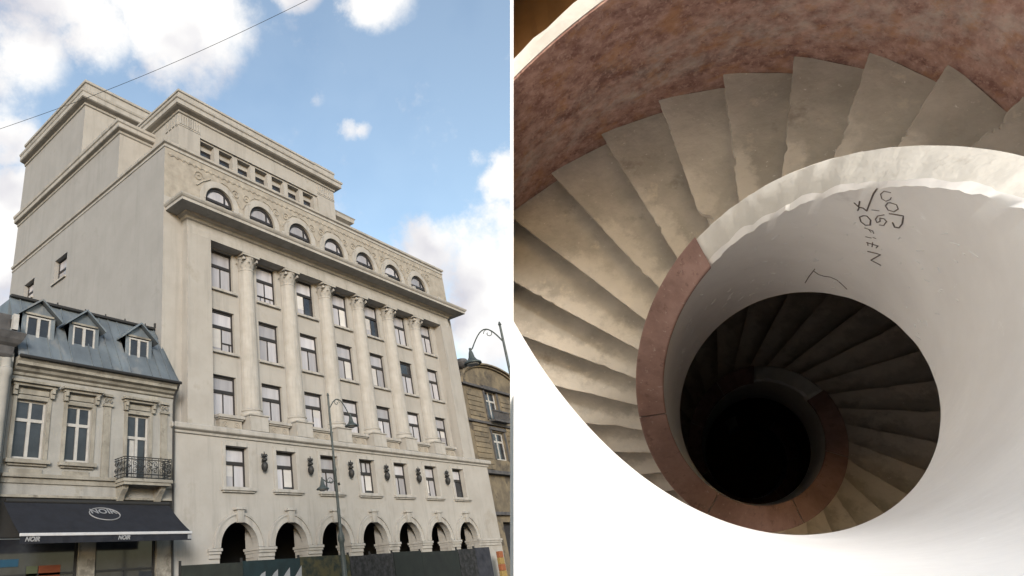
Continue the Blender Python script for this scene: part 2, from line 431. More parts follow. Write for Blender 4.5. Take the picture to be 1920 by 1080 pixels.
# window prototypes
def make_window(w, h, bars=0, name='window'):
    f = MB()
    t, tr = 0.085, h * 0.36
    f.box(0, t, 0, 0.1, 0, h); f.box(w - t, w, 0, 0.1, 0, h); f.box(t, w - t, 0, 0.1, h - 0.13, h); f.box(t, w - t, 0, 0.1, 0, 0.05)
    f.box(t, w - t, -0.02, 0.1, h - tr - 0.17, h - tr)
    f.box(w / 2 - 0.025, w / 2 + 0.025, 0, 0.08, 0.05, h - tr - 0.17)
    if bars == 1:
        f.box(t, w - t, -0.03, 0.03, 0.42, 0.46)
        for k in (0.25, 0.5, 0.75): f.box(w * k - 0.015, w * k + 0.015, -0.03, 0.0, 0.05, 0.42)
    if bars == 2:
        f.box(w / 2, w - t, 0.0, 0.06, 0.5, 0.56); f.box(w * 0.82, w * 0.82 + 0.05, 0.0, 0.06, 0.05, 0.5)
    if bars == 3:
        f.box(w * 0.36, w * 0.36 + 0.05, -0.01, 0.08, h - tr, h - 0.13); f.box(w * 0.66, w * 0.66 + 0.05, -0.01, 0.08, h - tr, h - 0.13)
    o = f.build(name, M['frame'], B)
    zt = h - tr
    for (a, b_, c, d) in ((t, w - t, zt, h - 0.13), (t, w / 2 - 0.025, 0.05, zt - 0.17), (w / 2 + 0.025, w - t, 0.05, zt - 0.17)):
        MB().box(a, b_, 0.05, 0.07, c, d).build('pane', M['pane'], o)
    return o
def place(proto, x, y, z, first):
    if first:
        proto.location = (x, y, z); return proto
    return clone(proto, B, (x, y, z))
wr = random.Random(21)
def dress(win, h):
    """blinds drawn to different heights, a few dark rooms"""
    p = [c for c in win.children if c.name.startswith('pane')]
    for c in p:
        if wr.random() < .07:
            c.material_slots[0].link = 'OBJECT'; c.material_slots[0].material = M['dark_pane']
    if wr.random() < .45:
        t = h * wr.uniform(.2, .5); z1 = h * .64 - .17
        a, b_ = ((.09, .73) if wr.random() < .5 else (.79, 1.34))
        MB().box(a, b_, .04, .048, z1 - t, z1).build('roller_blind', M['blind'], win)
rows = [(16.68, 19.06, 2.38), (13.1, 15.42, 2.32), (9.68, 11.78, 2.10)]
sill = None
made = []
for r, (z0, z1, h) in enumerate(rows):
    protos = {}
    for i in range(7):
        b = 0
        if r == 0 and i == 1: b = 1
        if r == 1 and i == 0: b = 2
        first = b not in protos
        if first: protos[b] = make_window(1.52, h, b)
        made.append((place(protos[b], -0.11 + S * i, 0.32, z0, first), h))
        if r < 2:
            if sill is None:
                sill = MB().box(-0.12, 1.72, -0.16, 0.1, -0.17, -0.03).build('window_sill', TR, B, bevel=0.015)
                sill.location = (-0.11, 0.15, z0)
            else:
                clone(sill, B, (-0.11 + S * i, 0.15, z0))
p0, p3 = make_window(1.42, 1.9), make_window(1.42, 1.9, 3)
sur = MB()
for a in ((-0.2, 0.0, -0.05, 2.1), (1.42, 1.62, -0.05, 2.1), (0.0, 1.42, 1.9, 2.1)):
    sur.box(a[0], a[1], -0.05, 0.02, a[2], a[3])
sur = sur.build('window_surround', TR, B, bevel=0.01); sur.location = (0.04, -0.5, 6.12)
sl = MB().box(-0.34, 1.76, -0.2, 0.02, -0.2, -0.055).box(-0.26, 1.68, -0.12, 0.02, -0.28, -0.2).build('window_sill', TR, B, bevel=0.012); sl.location = (0.04, -0.5, 6.12)
for i in range(7):
    made.append((place(p3 if i == 3 else p0, 0.04 + S * i, -0.22, 6.12, i in (0, 3)), 1.9))
    if i:
        clone(sur, B, (0.04 + S * i, -0.5, 6.12)); clone(sl, B, (0.04 + S * i, -0.5, 6.12))
for w_, h_ in made: dress(w_, h_)
box('window_backing', M['dark'], B, -2.6, 24.5, -0.1, -0.05, 5.9, 8.3)
# cast ornaments between the first-floor windows
lm = MB()
lm.lathe((0, 0, 0), [(0.02, -0.5), (0.09, -0.44), (0.16, -0.3), (0.17, -0.16), (0.10, -0.03), (0.05, 0.0)], 10)
lm.lathe((0, 0, 0), [(0.05, 0.0), (0.14, 0.05), (0.15, 0.12), (0.07, 0.17), (0.05, 0.2), (0.13, 0.25), (0.10, 0.33), (0.03, 0.4), (0.015, 0.5)], 10)
lm.tube([(0, 0.0, -0.1), (0, 0.12, 0.0), (0, 0.24, 0.02)], 0.03)
lm.tube([(-0.13, 0, 0.25), (-0.2, 0, 0.32), (-0.16, 0, 0.38), (-0.1, 0, 0.35)], 0.025); lm.tube([(0.13, 0, 0.25), (0.2, 0, 0.32), (0.16, 0, 0.38), (0.1, 0, 0.35)], 0.025)
lo = lm.build('cast_iron_ornament', M['iron'], B, smooth=True); lo.location = (2.37, -0.7, 7.36)
for i in range(1, 6): clone(lo, B, (2.37 + S * i, -0.7, 7.36))
# archivolts, keystones, imposts
av = MB()
ring(av, 0, -0.07, 0.03, 0, 1.13, 1.42, n=24); ring(av, 0, -0.13, 0.02, 0, 1.42, 1.52, n=24); ring(av, 0, -0.10, 0.02, 0, 1.12, 1.2, n=24)
av = av.build('archivolt', TR, B, smooth=True); av.location = (0.72, -0.5, 3.42)
ks = MB()
ks.add([(-0.16, -0.2, 1.06), (0.16, -0.2, 1.06), (0.22, -0.24, 1.62), (-0.22, -0.24, 1.62), (-0.16, 0.02, 1.06), (0.16, 0.02, 1.06), (0.22, 0.02, 1.62), (-0.22, 0.02, 1.62)],
       [(0, 1, 2, 3), (4, 7, 6, 5), (0, 4, 5, 1), (1, 5, 6, 2), (2, 6, 7, 3), (3, 7, 4, 0)])
ks.box(-0.32, 0.32, -0.3, 0.02, 1.625, 1.74)
ks = ks.build('keystone', TR, B, bevel=0.015); ks.location = (0.72, -0.5, 3.42)
for i in range(1, 7):
    clone(av, B, (0.72 + S * i, -0.5, 3.42)); clone(ks, B, (0.72 + S * i, -0.5, 3.42))
for i in range(8):
    x0 = 0.72 + S * (i - 1) + 1.08; x1 = 0.72 + S * i - 1.08
    if i == 0: x0 = x1 - 0.75
    if i == 7: x1 = 24.75
    im = MB()
    im.box(x0, x1, -0.68, 0.5, 3.28, 3.4); im.box(x0 + 0.04, x1 - 0.04, -0.63, 0.46, 3.16, 3.278); im.box(x0 + 0.07, x1 - 0.07, -0.57, 0.42, 2.98, 3.158)
    im.build('impost', TR, B, bevel=0.012)
MB().box(10.2, 11.15, 0.9, 0.95, 3.05, 4.45).build('pale_door_panel', M['panel'], B)
# corner strips behind the order, attic wall with lunettes
for a_, b_ in ((-3.3, -2.13), (23.03, 24.2)):
    wall(MB(), a_, b_, 8.9, 21.2, [], fy(0.0), 0.1).build('corner_strip', PL, B)
mb = wall(MB(), -3.3, 24.2, 21.2, 24.4, [], fy(0.0), 0.42, [(0.47 + S * i, 1.02, 22.1, 21.25) for i in range(7)], 18)
mb.build('attic_wall', M['relief'], B)
box('window_backing', M['dark'], B, -3.0, 24.0, 0.55, 0.6, 21.0, 24.2)
lf = MB()
ring(lf, 0, 0, 0.1, 0, 0.84, 1.02, n=18); lf.box(-0.92, 0.92, 0, 0.1, -0.85, -0.75); lf.box(-0.92, -0.8, 0, 0.1, -0.75, 0.1); lf.box(0.8, 0.92, 0, 0.1, -0.75, 0.1)
lf.box(-0.86, 0.86, -0.02, 0.09, 0.0, 0.17); lf.box(0.42, 0.5, -0.01, 0.08, -0.75, 0.7)
lf.box(-0.05, 0.01, 0.0, 0.08, -0.75, 0.02)
lf = lf.build('lunette_window', M['frame'], B); lf.location = (0.47, 0.1, 22.1)
for (a0, a1, z0, z1) in ((-0.8, -0.05, -0.75, 0.02), (0.01, 0.42, -0.75, 0.02)):
    MB().box(a0, a1, 0.05, 0.07, z0, z1).build('pane', M['pane'], lf)
pn = MB(); pts = [(0.9 * math.cos(PI * k / 16), 0.06, max(0.13, 0.9 * math.sin(PI * k / 16))) for k in range(17)]
pn.add(pts, [tuple(range(17))]); pn.build('pane', M['pane'], lf)
sr = MB(); ring(sr, 0, -0.05, 0.03, 0, 1.02, 1.14, n=20); ring(sr, 0, -0.03, 0.03, 0, 1.14, 1.42, n=20)
for s_ in (-1, 1): sr.box(min(s_ * 1.02, s_ * 1.42), max(s_ * 1.02, s_ * 1.42), -0.03, 0.03, -0.85, 0)
sr = sr.build('lunette_surround', TR, B, smooth=True); sr.location = (0.47, 0.0, 22.1)
bl = MB().box(-0.16, 0.16, -0.25, 0.1, -0.35, -0.2).box(-0.1, 0.1, -0.2, 0.1, -0.5, -0.35).build('cornice_stud', TR, B, bevel=0.02); bl.location = (0.47 + 0.3, -1.3, 21.03)
for i in range(1, 7):
    clone(lf, B, (0.47 + S * i, 0.1, 22.1)); clone(sr, B, (0.47 + S * i, 0.0, 22.1)); clone(bl, B, (0.77 + S * i, -1.3, 21.03))
# carved scrolls in the spandrels
def scroll(mb, cx, cz, s, flip, y, tk=.6):
    pts = []
    for k in range(22):
        a = k * 0.42; r = s * (0.42 - 0.017 * k)
        pts.append((cx + flip * (r * math.cos(a)), y, cz + r * math.sin(a)))
    mb.tube(pts, (0.045 * s + 0.02) * tk, 5)
for i in range(8):
    sp = MB(); cx = 0.47 + S * i - S / 2
    for fl in (-1, 1):
        scroll(sp, cx + fl * 0.42, 23.2, 0.75, fl, -0.02)
        sp.tube([(cx + fl * 0.1, -0.02, 22.4), (cx + fl * 0.3, -0.02, 22.75), (cx + fl * 0.72, -0.02, 23.0)], 0.03, 5)
        sp.tube([(cx + fl * 0.75, -0.02, 23.3), (cx + fl * 1.05, -0.02, 23.55), (cx + fl * 1.5, -0.02, 23.62)], 0.025, 5)
    if i in (0, 7): 
        sp = MB(); fl = 1 if i == 0 else -1; scroll(sp, cx + fl * 0.15, 23.35, 0.9, fl, -0.02); sp.tube([(cx, -0.02, 22.7), (cx + fl * 0.4, -0.02, 23.1), (cx + fl * 1.0, -0.02, 23.5)], 0.05, 5)
    sp.build('spandrel_scroll', M['relief'], B, smooth=True)
band = MB()
for k in range(68):
    x = -3.1 + k * 0.4; band.add([(x, -0.03, 23.98), (x + 0.2, -0.03, 23.86), (x + 0.4, -0.03, 23.98), (x + 0.2, -0.03, 24.1), (x, 0.02, 23.98), (x + 0.2, 0.02, 23.86), (x + 0.4, 0.02, 23.98), (x + 0.2, 0.02, 24.1), (x + 0.2, -0.075, 23.98)],
             [(0, 1, 8), (1, 2, 8), (2, 3, 8), (3, 0, 8), (0, 4, 5, 1), (1, 5, 6, 2), (2, 6, 7, 3), (3, 7, 4, 0)])
band.build('carved_band', M['relief'], B)
# coping
sweep(MB(), -3.3, 24.2, 0.0, 19.7, [(0, 24.36), (0.05, 24.38), (0.05, 24.5), (0.0, 24.52), (0.0, 24.6), (0.12, 24.66), (0.14, 24.8), (0.0, 24.86), (-0.4, 24.86), (-0.4, 24.3)]).build('coping', TR, B)
# side wall
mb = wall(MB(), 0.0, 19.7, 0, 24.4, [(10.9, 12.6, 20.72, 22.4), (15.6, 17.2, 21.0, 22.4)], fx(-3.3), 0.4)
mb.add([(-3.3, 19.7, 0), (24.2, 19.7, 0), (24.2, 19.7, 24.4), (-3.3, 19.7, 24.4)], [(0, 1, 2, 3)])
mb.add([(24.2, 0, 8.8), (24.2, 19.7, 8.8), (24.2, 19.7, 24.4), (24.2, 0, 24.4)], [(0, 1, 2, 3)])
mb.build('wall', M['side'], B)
box('roof_deck', M['slate'], B, -3.2, 24.1, 0.1, 19.6, 24.2, 24.3)
for (a0, a1, z0, z1) in ((10.9, 12.6, 20.72, 22.4), (15.6, 17.2, 21.0, 22.4)):
    f = MB(); x = -3.0
    for (p, q, c, d) in ((a0, a0 + .1, z0, z1), (a1 - .1, a1, z0, z1), (a0 + .1, a1 - .1, z1 - .1, z1), (a0 + .1, a1 - .1, z0, z0 + .1), (a0 + .1, a1 - .1, (z0 + z1) / 2 - .05, (z0 + z1) / 2 + .1)):
        f.box(x, x + 0.1, p, q, c, d)
    o = f.build('window', M['frame'], B)
    MB().box(x + .04, x + .06, a0 + .1, a1 - .1, z0 + .1, (z0 + z1) / 2 - .05).build('pane', M['pane'], o)
    MB().box(x + .04, x + .06, a0 + .1, a1 - .1, (z0 + z1) / 2 + .1, z1 - .1).build('pane', M['pane'], o)
    box('window_sill', TR, B, -3.42, -3.28, a0 - 0.1, a1 + 0.1, z0 - 0.14, z0 - 0.01)
# giant order: end piers, window wall, columns, entablature
for (a, b_) in ((-2.13, -0.6), (21.75, 23.03)):
    box('end_pier', PL, B, a, b_, -0.5, 0.3, 8.9, 19.12)
mb = wall(MB(), -0.6, 21.75, 8.9, 19.12, [(-0.11 + S * i, 1.41 + S * i, z0, z1) for i in range(7) for (z0, z1, h) in rows], fy(0.15), 0.25)
mb.build('wall', PL, B)
box('window_backing', M['dark'], B, -0.5, 21.7, 0.45, 0.5, 9.0, 19.1)
mb = MB().box(-2.13, 23.03, -0.5, 0.3, 19.12, 19.55).box(-2.13, 23.03, -0.46, 0.3, 19.55, 19.95)
mb.build('architrave', TR, B, bevel=0.01)
sweep(MB(), -2.13, 23.03, -0.46, 0.05, [(0, 19.9), (0.1, 19.95), (0.14, 20.08), (0.3, 20.14), (0.34, 20.22), (1.0, 20.24), (1.06, 20.24), (1.06, 20.4), (1.12, 20.44), (1.18, 20.52), (1.2, 20.6), (1.1, 20.64), (0.0, 20.98), (-0.5, 21.2)]).build('main_cornice', TR, B)
col = MB().lathe((0, 0, 0), [(0.56, 10.12), (0.545, 10.2), (0.53, 10.35), (0.525, 13), (0.50, 16), (0.47, 18.12), (0.5, 18.16), (0.5, 18.24), (0.46, 18.26)], 40, flute=0.012).build('column', TR, B, smooth=False)
cb = MB().lathe((0, 0, 0), [(0.66, 9.76), (0.68, 9.82), (0.66, 9.9), (0.6, 9.93), (0.58, 9.98), (0.62, 10.02), (0.62, 10.08), (0.56, 10.13)], 28); cb.build('column_base', TR, col, smooth=True)
cp = MB().lathe((0, 0, 0), [(0.44, 18.24), (0.45, 18.6), (0.52, 18.85), (0.6, 18.98)], 24)
def leaf(mb, a, r0, z0, h, w):
    ca, sa = math.cos(a), math.sin(a)
    prof = [(0.0, 0.0, 0.8), (0.05, 0.35, 1.0), (0.09, 0.7, 0.85), (0.17, 0.95, 0.6), (0.22, 0.98, 0.35), (0.24, 0.86, 0.15)]
    vs = []
    for (dr, t, ww) in prof:
        for s_ in (-1, 0, 1):
            rr = r0 + dr + (0.03 if s_ == 0 else 0)
            vs.append((rr * ca - s_ * ww * w / 2 * sa, rr * sa + s_ * ww * w / 2 * ca, z0 + h * t))
    fs = []
    for i in range(len(prof) - 1):
        for k in range(2): fs.append((i * 3 + k, i * 3 + k + 1, i * 3 + k + 4, i * 3 + k + 3))
    mb.add(vs, fs)
for k in range(10): leaf(cp, 2 * PI * k / 10, 0.44, 18.25, 0.36, 0.26)
for k in range(10): leaf(cp, 2 * PI * (k + .5) / 10, 0.45, 18.42, 0.42, 0.24)
for k in range(4):
    a = PI / 4 + k * PI / 2
    pts = [((0.5 + 0.03 * j + 0.11 * math.sin(j * .55)) * math.cos(a), (0.5 + 0.03 * j + 0.11 * math.sin(j * .55)) * math.sin(a), 18.7 + 0.05 * j - 0.003 * j * j) for j in range(7)]
    cp.tube(pts, 0.06, 6)
    c = Vector(pts[-1]); cp.lathe((c.x, c.y, c.z - 0.12), [(0.03, -0.05), (0.1, -0.03), (0.11, 0.05), (0.05, 0.1)], 8)
cp.box(-0.62, 0.62, -0.62, 0.62, 18.98, 19.1)
cp.build('capital', TR, col, smooth=True)
pd = MB().box(-0.62, 0.62, -0.66, 0.2, 8.9, 9.68).box(-0.67, 0.67, -0.72, 0.2, 9.68, 9.76); pd.build('pedestal', TR, col, bevel=0.015)
col.location = (2.3, 0.1, 0)
for i in range(1, 6): clone(col, B, (2.3 + S * i, 0.1, 0))
lg = MB().box(-0.72, 0.94, -0.28, 0.15, 0.5, 0.66).box(-0.66, 0.88, -0.2, 0.15, 0.43, 0.5); lg.add([], [])
lg = lg.build('window_ledge', TR, B, bevel=0.012); lg.location = (0.65, 0.0, 8.98)
pp = MB().box(-0.6, 0.82, -0.12, 0.15, -0.06, 0.42)
for fl in (-1, 1):
    scroll(pp, 0.11 + fl * 0.36, 0.18, 0.42, fl, -0.13)
pp = pp.build('carved_panel', M['relief'], B, smooth=False); pp.location = (0.65, 0.0, 8.98)
for i in range(1, 7):
    clone(lg, B, (0.65 + S * i, 0, 8.98)); clone(pp, B, (0.65 + S * i, 0, 8.98))
# stepped tiers
def tier(x0, x1, yf, yb, z0, z1, prof, name):
    mb = MB().box(x0, x1, yf, yb, z0, z1)
    mb.build('wall', PL, B)
    box('side_shade_sheet', M['side'], B, x0 - .006, x0 - .002, yf + .002, yb - .002, z0, z1 + .02)  # thin sheet added to carry the side shade in its colour
    sweep(MB(), x0, x1, yf, yb, [(p, z1 + z) for p, z in prof]).build(name, TR, B)
tier(-3.3, 17.4, 5.0, 19.7, 24.32, 28.3, [(0, -0.05), (0.08, 0.0), (0.1, 0.14), (0.3, 0.2), (0.34, 0.24), (0.34, 0.5), (0.42, 0.56), (0.45, 0.74), (0.3, 0.82), (0.0, 0.95), (0.0, 1.02), (-1, 1.02)], 'tier_cornice')
tier(-3.3, 15.2, 10.1, 19.7, 29.0, 33.9, [(0, -0.05), (0.1, 0.0), (0.12, 0.16), (0.42, 0.24), (0.5, 0.3), (0.5, 0.66), (0.56, 0.72), (0.6, 0.86), (0.46, 0.94), (0.2, 1.0), (0.2, 1.75), (0.3, 1.8), (0.32, 1.98), (0.1, 2.05), (-1, 2.05)], 'tier_cornice')
tier(13.42, 16.2, 3.0, 9.9, 24.32, 27.75, [(0, -0.05), (0.08, 0.0), (0.3, 0.12), (0.34, 0.4), (0.42, 0.5), (0.3, 0.56), (0.1, 0.62), (0.1, 0.8), (-.6, 0.82)], 'tier_cornice')
box('window_slot', M['frame'], B, -1.05, -0.45, 10.04, 10.2, 32.5, 33.1)
# penthouse loggia
mb = wall(MB(), 0.63, 11.5, 24.32, 29.3, [(0.68 + 1.556 * i, 1.82 + 1.556 * i, 25.0, 28.0) for i in range(7)], fy(2.12), 0.7)
mb.build('wall', PL, B)
box('penthouse_pier', PL, B, -1.0, 0.63, 2.0, 9.9, 24.32, 29.3); box('penthouse_pier', PL, B, 11.5, 13.4, 2.0, 9.9, 24.32, 29.3)
box('loggia_lintel', PL, B, 0.632, 11.498, 2.0, 2.6, 28.12, 29.3)
box('window_backing', M['dark'], B, 0.64, 11.49, 3.2, 9.8, 24.33, 29.2)
for i in range(7):
    x = 0.68 + 1.556 * i
    f = MB().box(x, x + 0.07, 2.5, 2.58, 25, 27.6).box(x + 1.07, x + 1.14, 2.5, 2.58, 25, 27.6).box(x + .07, x + 1.07, 2.5, 2.58, 27.5, 27.6).box(x + .07, x + 1.07, 2.5, 2.58, 26.4, 26.48)
    o = f.build('window', M['frame'], B)
    MB().box(x + .07, x + 1.07, 2.53, 2.56, 25.0, 26.4).build('pane', M['dark_pane'], o)
    MB().box(x + .07, x + 1.07, 2.53, 2.56, 26.48, 27.5).build('pane', M['dark_pane'], o)
    box('window_head', PL, B, x - .02, x + 1.16, 2.45, 2.6, 27.602, 28.05)
for (a, b_) in ((-1.0, 0.63), (11.5, 13.4)):
    fl = MB(); n = 9
    for k in range(n):
        x = a + (b_ - a) * (k + 0.12) / n; fl.box(x, x + (b_ - a) / n * 0.72, 1.94, 2.02, 28.45, 29.2)
    for k in range(4):
        fl.box(a - 0.06, a + 0.02, 2.1 + k * 0.35, 2.1 + k * 0.35 + 0.22, 28.45, 29.2)
    fl.box(a - 0.03, b_ + 0.03, 1.97, 2.3, 28.35, 28.449)
    fl.build('fluted_band', TR, B)
sweep(MB(), -1.0, 13.4, 2.0, 9.9, [(0, 29.25), (0.1, 29.3), (0.12, 29.42), (0.4, 29.5), (0.5, 29.56), (0.5, 29.86), (0.58, 29.92), (0.6, 30.06), (0.45, 30.14), (0.12, 30.2), (0.12, 30.82), (0.2, 30.86), (0.2, 31.0), (0, 31.04), (-1, 31.04)]).build('penthouse_cornice', TR, B)
box('parapet_block', TR, B, 11.3, 13.55, 1.85, 9.0, 30.2, 31.1)

# ------------------------------------------------------------------ corner town house on the left
H = thing('town_house', 'old cream stucco town house with blue-grey zinc mansard and dormers', 'house')
HY = -0.6
HM, HT = M['house'], M['house_trim']
mb = wall(MB(), -10.3, -2.97, 5.2, 9.95, [(-10.02, -8.84, 6.74, 8.97), (-8.0, -6.94, 6.74, 8.97), (-5.3, -4.24, 6.05, 8.92)], fy(HY), 0.25)
mb.add([(-2.97, HY, 0), (-2.97, -0.51, 0), (-2.97, -0.51, 9.95), (-2.97, HY, 9.95)], [(0, 1, 2, 3)])
mb.add([(-10.3, HY, 0), (-10.3, 6, 0), (-10.3, 6, 9.95), (-10.3, HY, 9.95)], [(0, 1, 2, 3)])
mb.build('wall', HM, H)
box('window_backing', M['dark'], H, -10.2, -3.32, -0.28, -0.24, 5.3, 9.8)
def house_window(x0, x1, z0, z1, door=False):
    w, h = x1 - x0, z1 - z0
    f = MB(); t = 0.08; y = HY + 0.14
    f.box(x0, x0 + t, y, y + .08, z0, z1); f.box(x1 - t, x1, y, y + .08, z0, z1); f.box(x0 + t, x1 - t, y, y + .08, z1 - t, z1); f.box(x0 + t, x1 - t, y, y + .08, z0, z0 + .1)
    zt = z1 - h * 0.34
    f.box(x0 + t, x1 - t, y - .02, y + .08, zt - .06, zt + .06)
    xm = (x0 + x1) / 2
    f.box(xm - .06, xm + .06, y - .02, y + .08, z0 + .1, zt - .06); f.box(xm - .05, xm + .05, y - .02, y + .08, zt + .06, z1 - t)
    o = f.build('window', M['white_wood'], H)
    for (a, b_) in ((x0 + t, xm - .06), (xm + .06, x1 - t)):
        for (c, d) in ((z0 + .1, zt - .06), (zt + .06, z1 - t)):
            MB().box(a, b_, y + .03, y + .045, c, d).build('pane', M['dark_pane'], o)
    if door:
        MB().box(xm - 0.3, xm - 0.08, y + .02, y + .028, z0 + .12, zt - .1).build('net_curtain', M['white_wood'], o)
    # surround and bracketed hood
    s = MB()
    s.box(x0 - .16, x0 - .005, HY - .05, HY + .02, z0, z1 + .14); s.box(x1 + .005, x1 + .16, HY - .05, HY + .02, z0, z1 + .14); s.box(x0 - .004, x1 + .004, HY - .05, HY + .02, z1 + .005, z1 + .14)
    s.build('window_surround', HT, H, bevel=0.01)
    hd = MB()
    hd.box(x0 - .34, x1 + .34, HY - .34, HY + .02, z1 + .58, z1 + .68); hd.box(x0 - .26, x1 + .26, HY - .22, HY + .02, z1 + .48, z1 + .58)
    for xx in (x0 - .22, x1 + .06):
        hd.box(xx, xx + .16, HY - .16, HY + .02, z1 + .12, z1 + .48)
        hd.box(xx + .02, xx + .14, HY - .24, HY - .16, z1 + .3, z1 + .48)
    hd.box(x0 - .02, x1 + .02, HY - .06, HY + .02, z1 + .2, z1 + .4)
    hd.build('window_hood', HT, H, bevel=0.012)
    if not door:
        sl = MB().box(x0 - .24, x1 + .24, HY - .2, HY + .02, z0 - .18, z0 - .03).box(x0 - .14, x1 + .14, HY - .1, HY + .02, z0 - .26, z0 - .18)
        sl.box(x0 - .02, x1 + .02, HY - .05, HY + .02, z0 - .58, z0 - .36)
        sl.build('window_sill', HT, H, bevel=0.012)
house_window(-10.02, -8.84, 6.74, 8.97); house_window(-8.0, -6.94, 6.74, 8.97); house_window(-5.3, -4.24, 6.05, 8.92, True)
for x in (-6.28, -3.5):
    pm = MB().box(x - .16, x + .16, HY - .07, HY + .02, 6.1, 9.1)
    pm.box(x - .22, x + .22, HY - .14, HY + .02, 9.1, 9.2).box(x - .2, x + .2, HY - .13, HY + .02, 9.52, 9.62)
    scroll(pm, x - .1, 9.36, .26, 1, HY - .08); scroll(pm, x + .1, 9.36, .26, -1, HY - .08)
    pm.build('pilaster', HT, H)
mb = MB().box(-10.3, -2.975, HY - .06, HY + .02, 5.86, 6.06).box(-10.3, -2.975, HY - .16, HY + .02, 6.06, 6.2).box(-10.3, -2.975, HY - .1, HY + .02, 5.36, 5.46)
mb.build('string_course', HT, H, bevel=0.012)
mb = MB()
prof = [(0, 9.86), (0.08, 9.9), (0.08, 10.0), (0.2, 10.06), (0.26, 10.16), (0.42, 10.22), (0.42, 10.34), (0.5, 10.42), (0.5, 10.5), (0.1, 10.54), (-.3, 10.54)]
mb.add([(x, HY - p, z) for x in (-10.3, -2.97) for p, z in prof], [tuple(range(len(prof))), tuple(range(len(prof), 2 * len(prof)))] + [(i, i + 1, i + 1 + len(prof), i + len(prof)) for i in range(len(prof) - 1)])
mb.build('eaves_cornice', HT, H)
mb = MB().tube([(-10.3, HY - .56, 10.5), (-2.95, HY - .56, 10.5)], 0.07, 8).tube([(-3.05, HY - .56, 10.46), (-3.05, HY - .2, 10.0), (-3.05, HY - .12, 9.6), (-3.05, HY - .12, 0.0)], 0.05, 8)
mb.build('gutter', M['iron'], H, smooth=True)
# zinc mansard: standing-seam panels
ye, ze, yr, zr = HY - .42, 10.55, 0.6, 13.58
def roofp(x, t, off=0.0):
    xr = min(x, -2.97 - 0.4 * t)
    n = Vector((0, -(zr - ze), (yr - ye))).normalized()
    n = Vector((0, -abs(zr - ze), abs(yr - ye))).normalized()
    return Vector((xr, ye + (yr - ye) * t, ze + (zr - ze) * t)) + n * off
roof = box('roof', M['zinc'], H, -10.3, -3.4, 0.62, 6.0, 10.4, 13.5)
xs = [-10.3, -9.9, -9.0, -8.55, -8.1, -7.2, -6.75, -6.3, -5.85, -5.4, -4.35, -3.9, -3.4, -2.97]
for i in range(len(xs) - 1):
    a, b_ = xs[i] + .006, xs[i + 1] - .006
    p = MB()
    v = [roofp(a, 0), roofp(b_, 0), roofp(b_, 1), roofp(a, 1)]
    v2 = [roofp(a, 0, -.06), roofp(b_, 0, -.06), roofp(b_, 1, -.06), roofp(a, 1, -.06)]
    p.add(v + v2, [(0, 1, 2, 3), (4, 7, 6, 5), (0, 4, 5, 1), (1, 5, 6, 2), (2, 6, 7, 3), (3, 7, 4, 0)])
    s = [roofp(b_ - .02, 0, -.0), roofp(b_ + .02, 0, 0), roofp(b_ + .02, 1, 0), roofp(b_ - .02, 1, 0)]
    s2 = [roofp(b_ - .02, 0, .05), roofp(b_ + .02, 0, .05), roofp(b_ + .02, 1, .05), roofp(b_ - .02, 1, .05)]
    p.add(s + s2, [(4, 5, 6, 7), (0, 1, 5, 4), (1, 2, 6, 5), (2, 3, 7, 6), (3, 0, 4, 7)])
    p.build('roof_panel', M['zinc'], roof)
MB().box(-10.3, -3.36, yr - .16, yr + .1, zr - .02, zr + .1).build('ridge_flashing', M['iron'], roof, bevel=.02)
rs = MB().tube([(-3.3, yr - .05, zr + .1), (-3.3, yr - .05, zr + .35)], .08, 6)
for x in (-8.3, -7.0, -6.0, -5.0, -3.9): rs.tube([(x, yr - .1, zr + .08), (x, yr - .1, zr + .2)], .035, 5)
rs.build('roof_spike', M['iron'], roof)
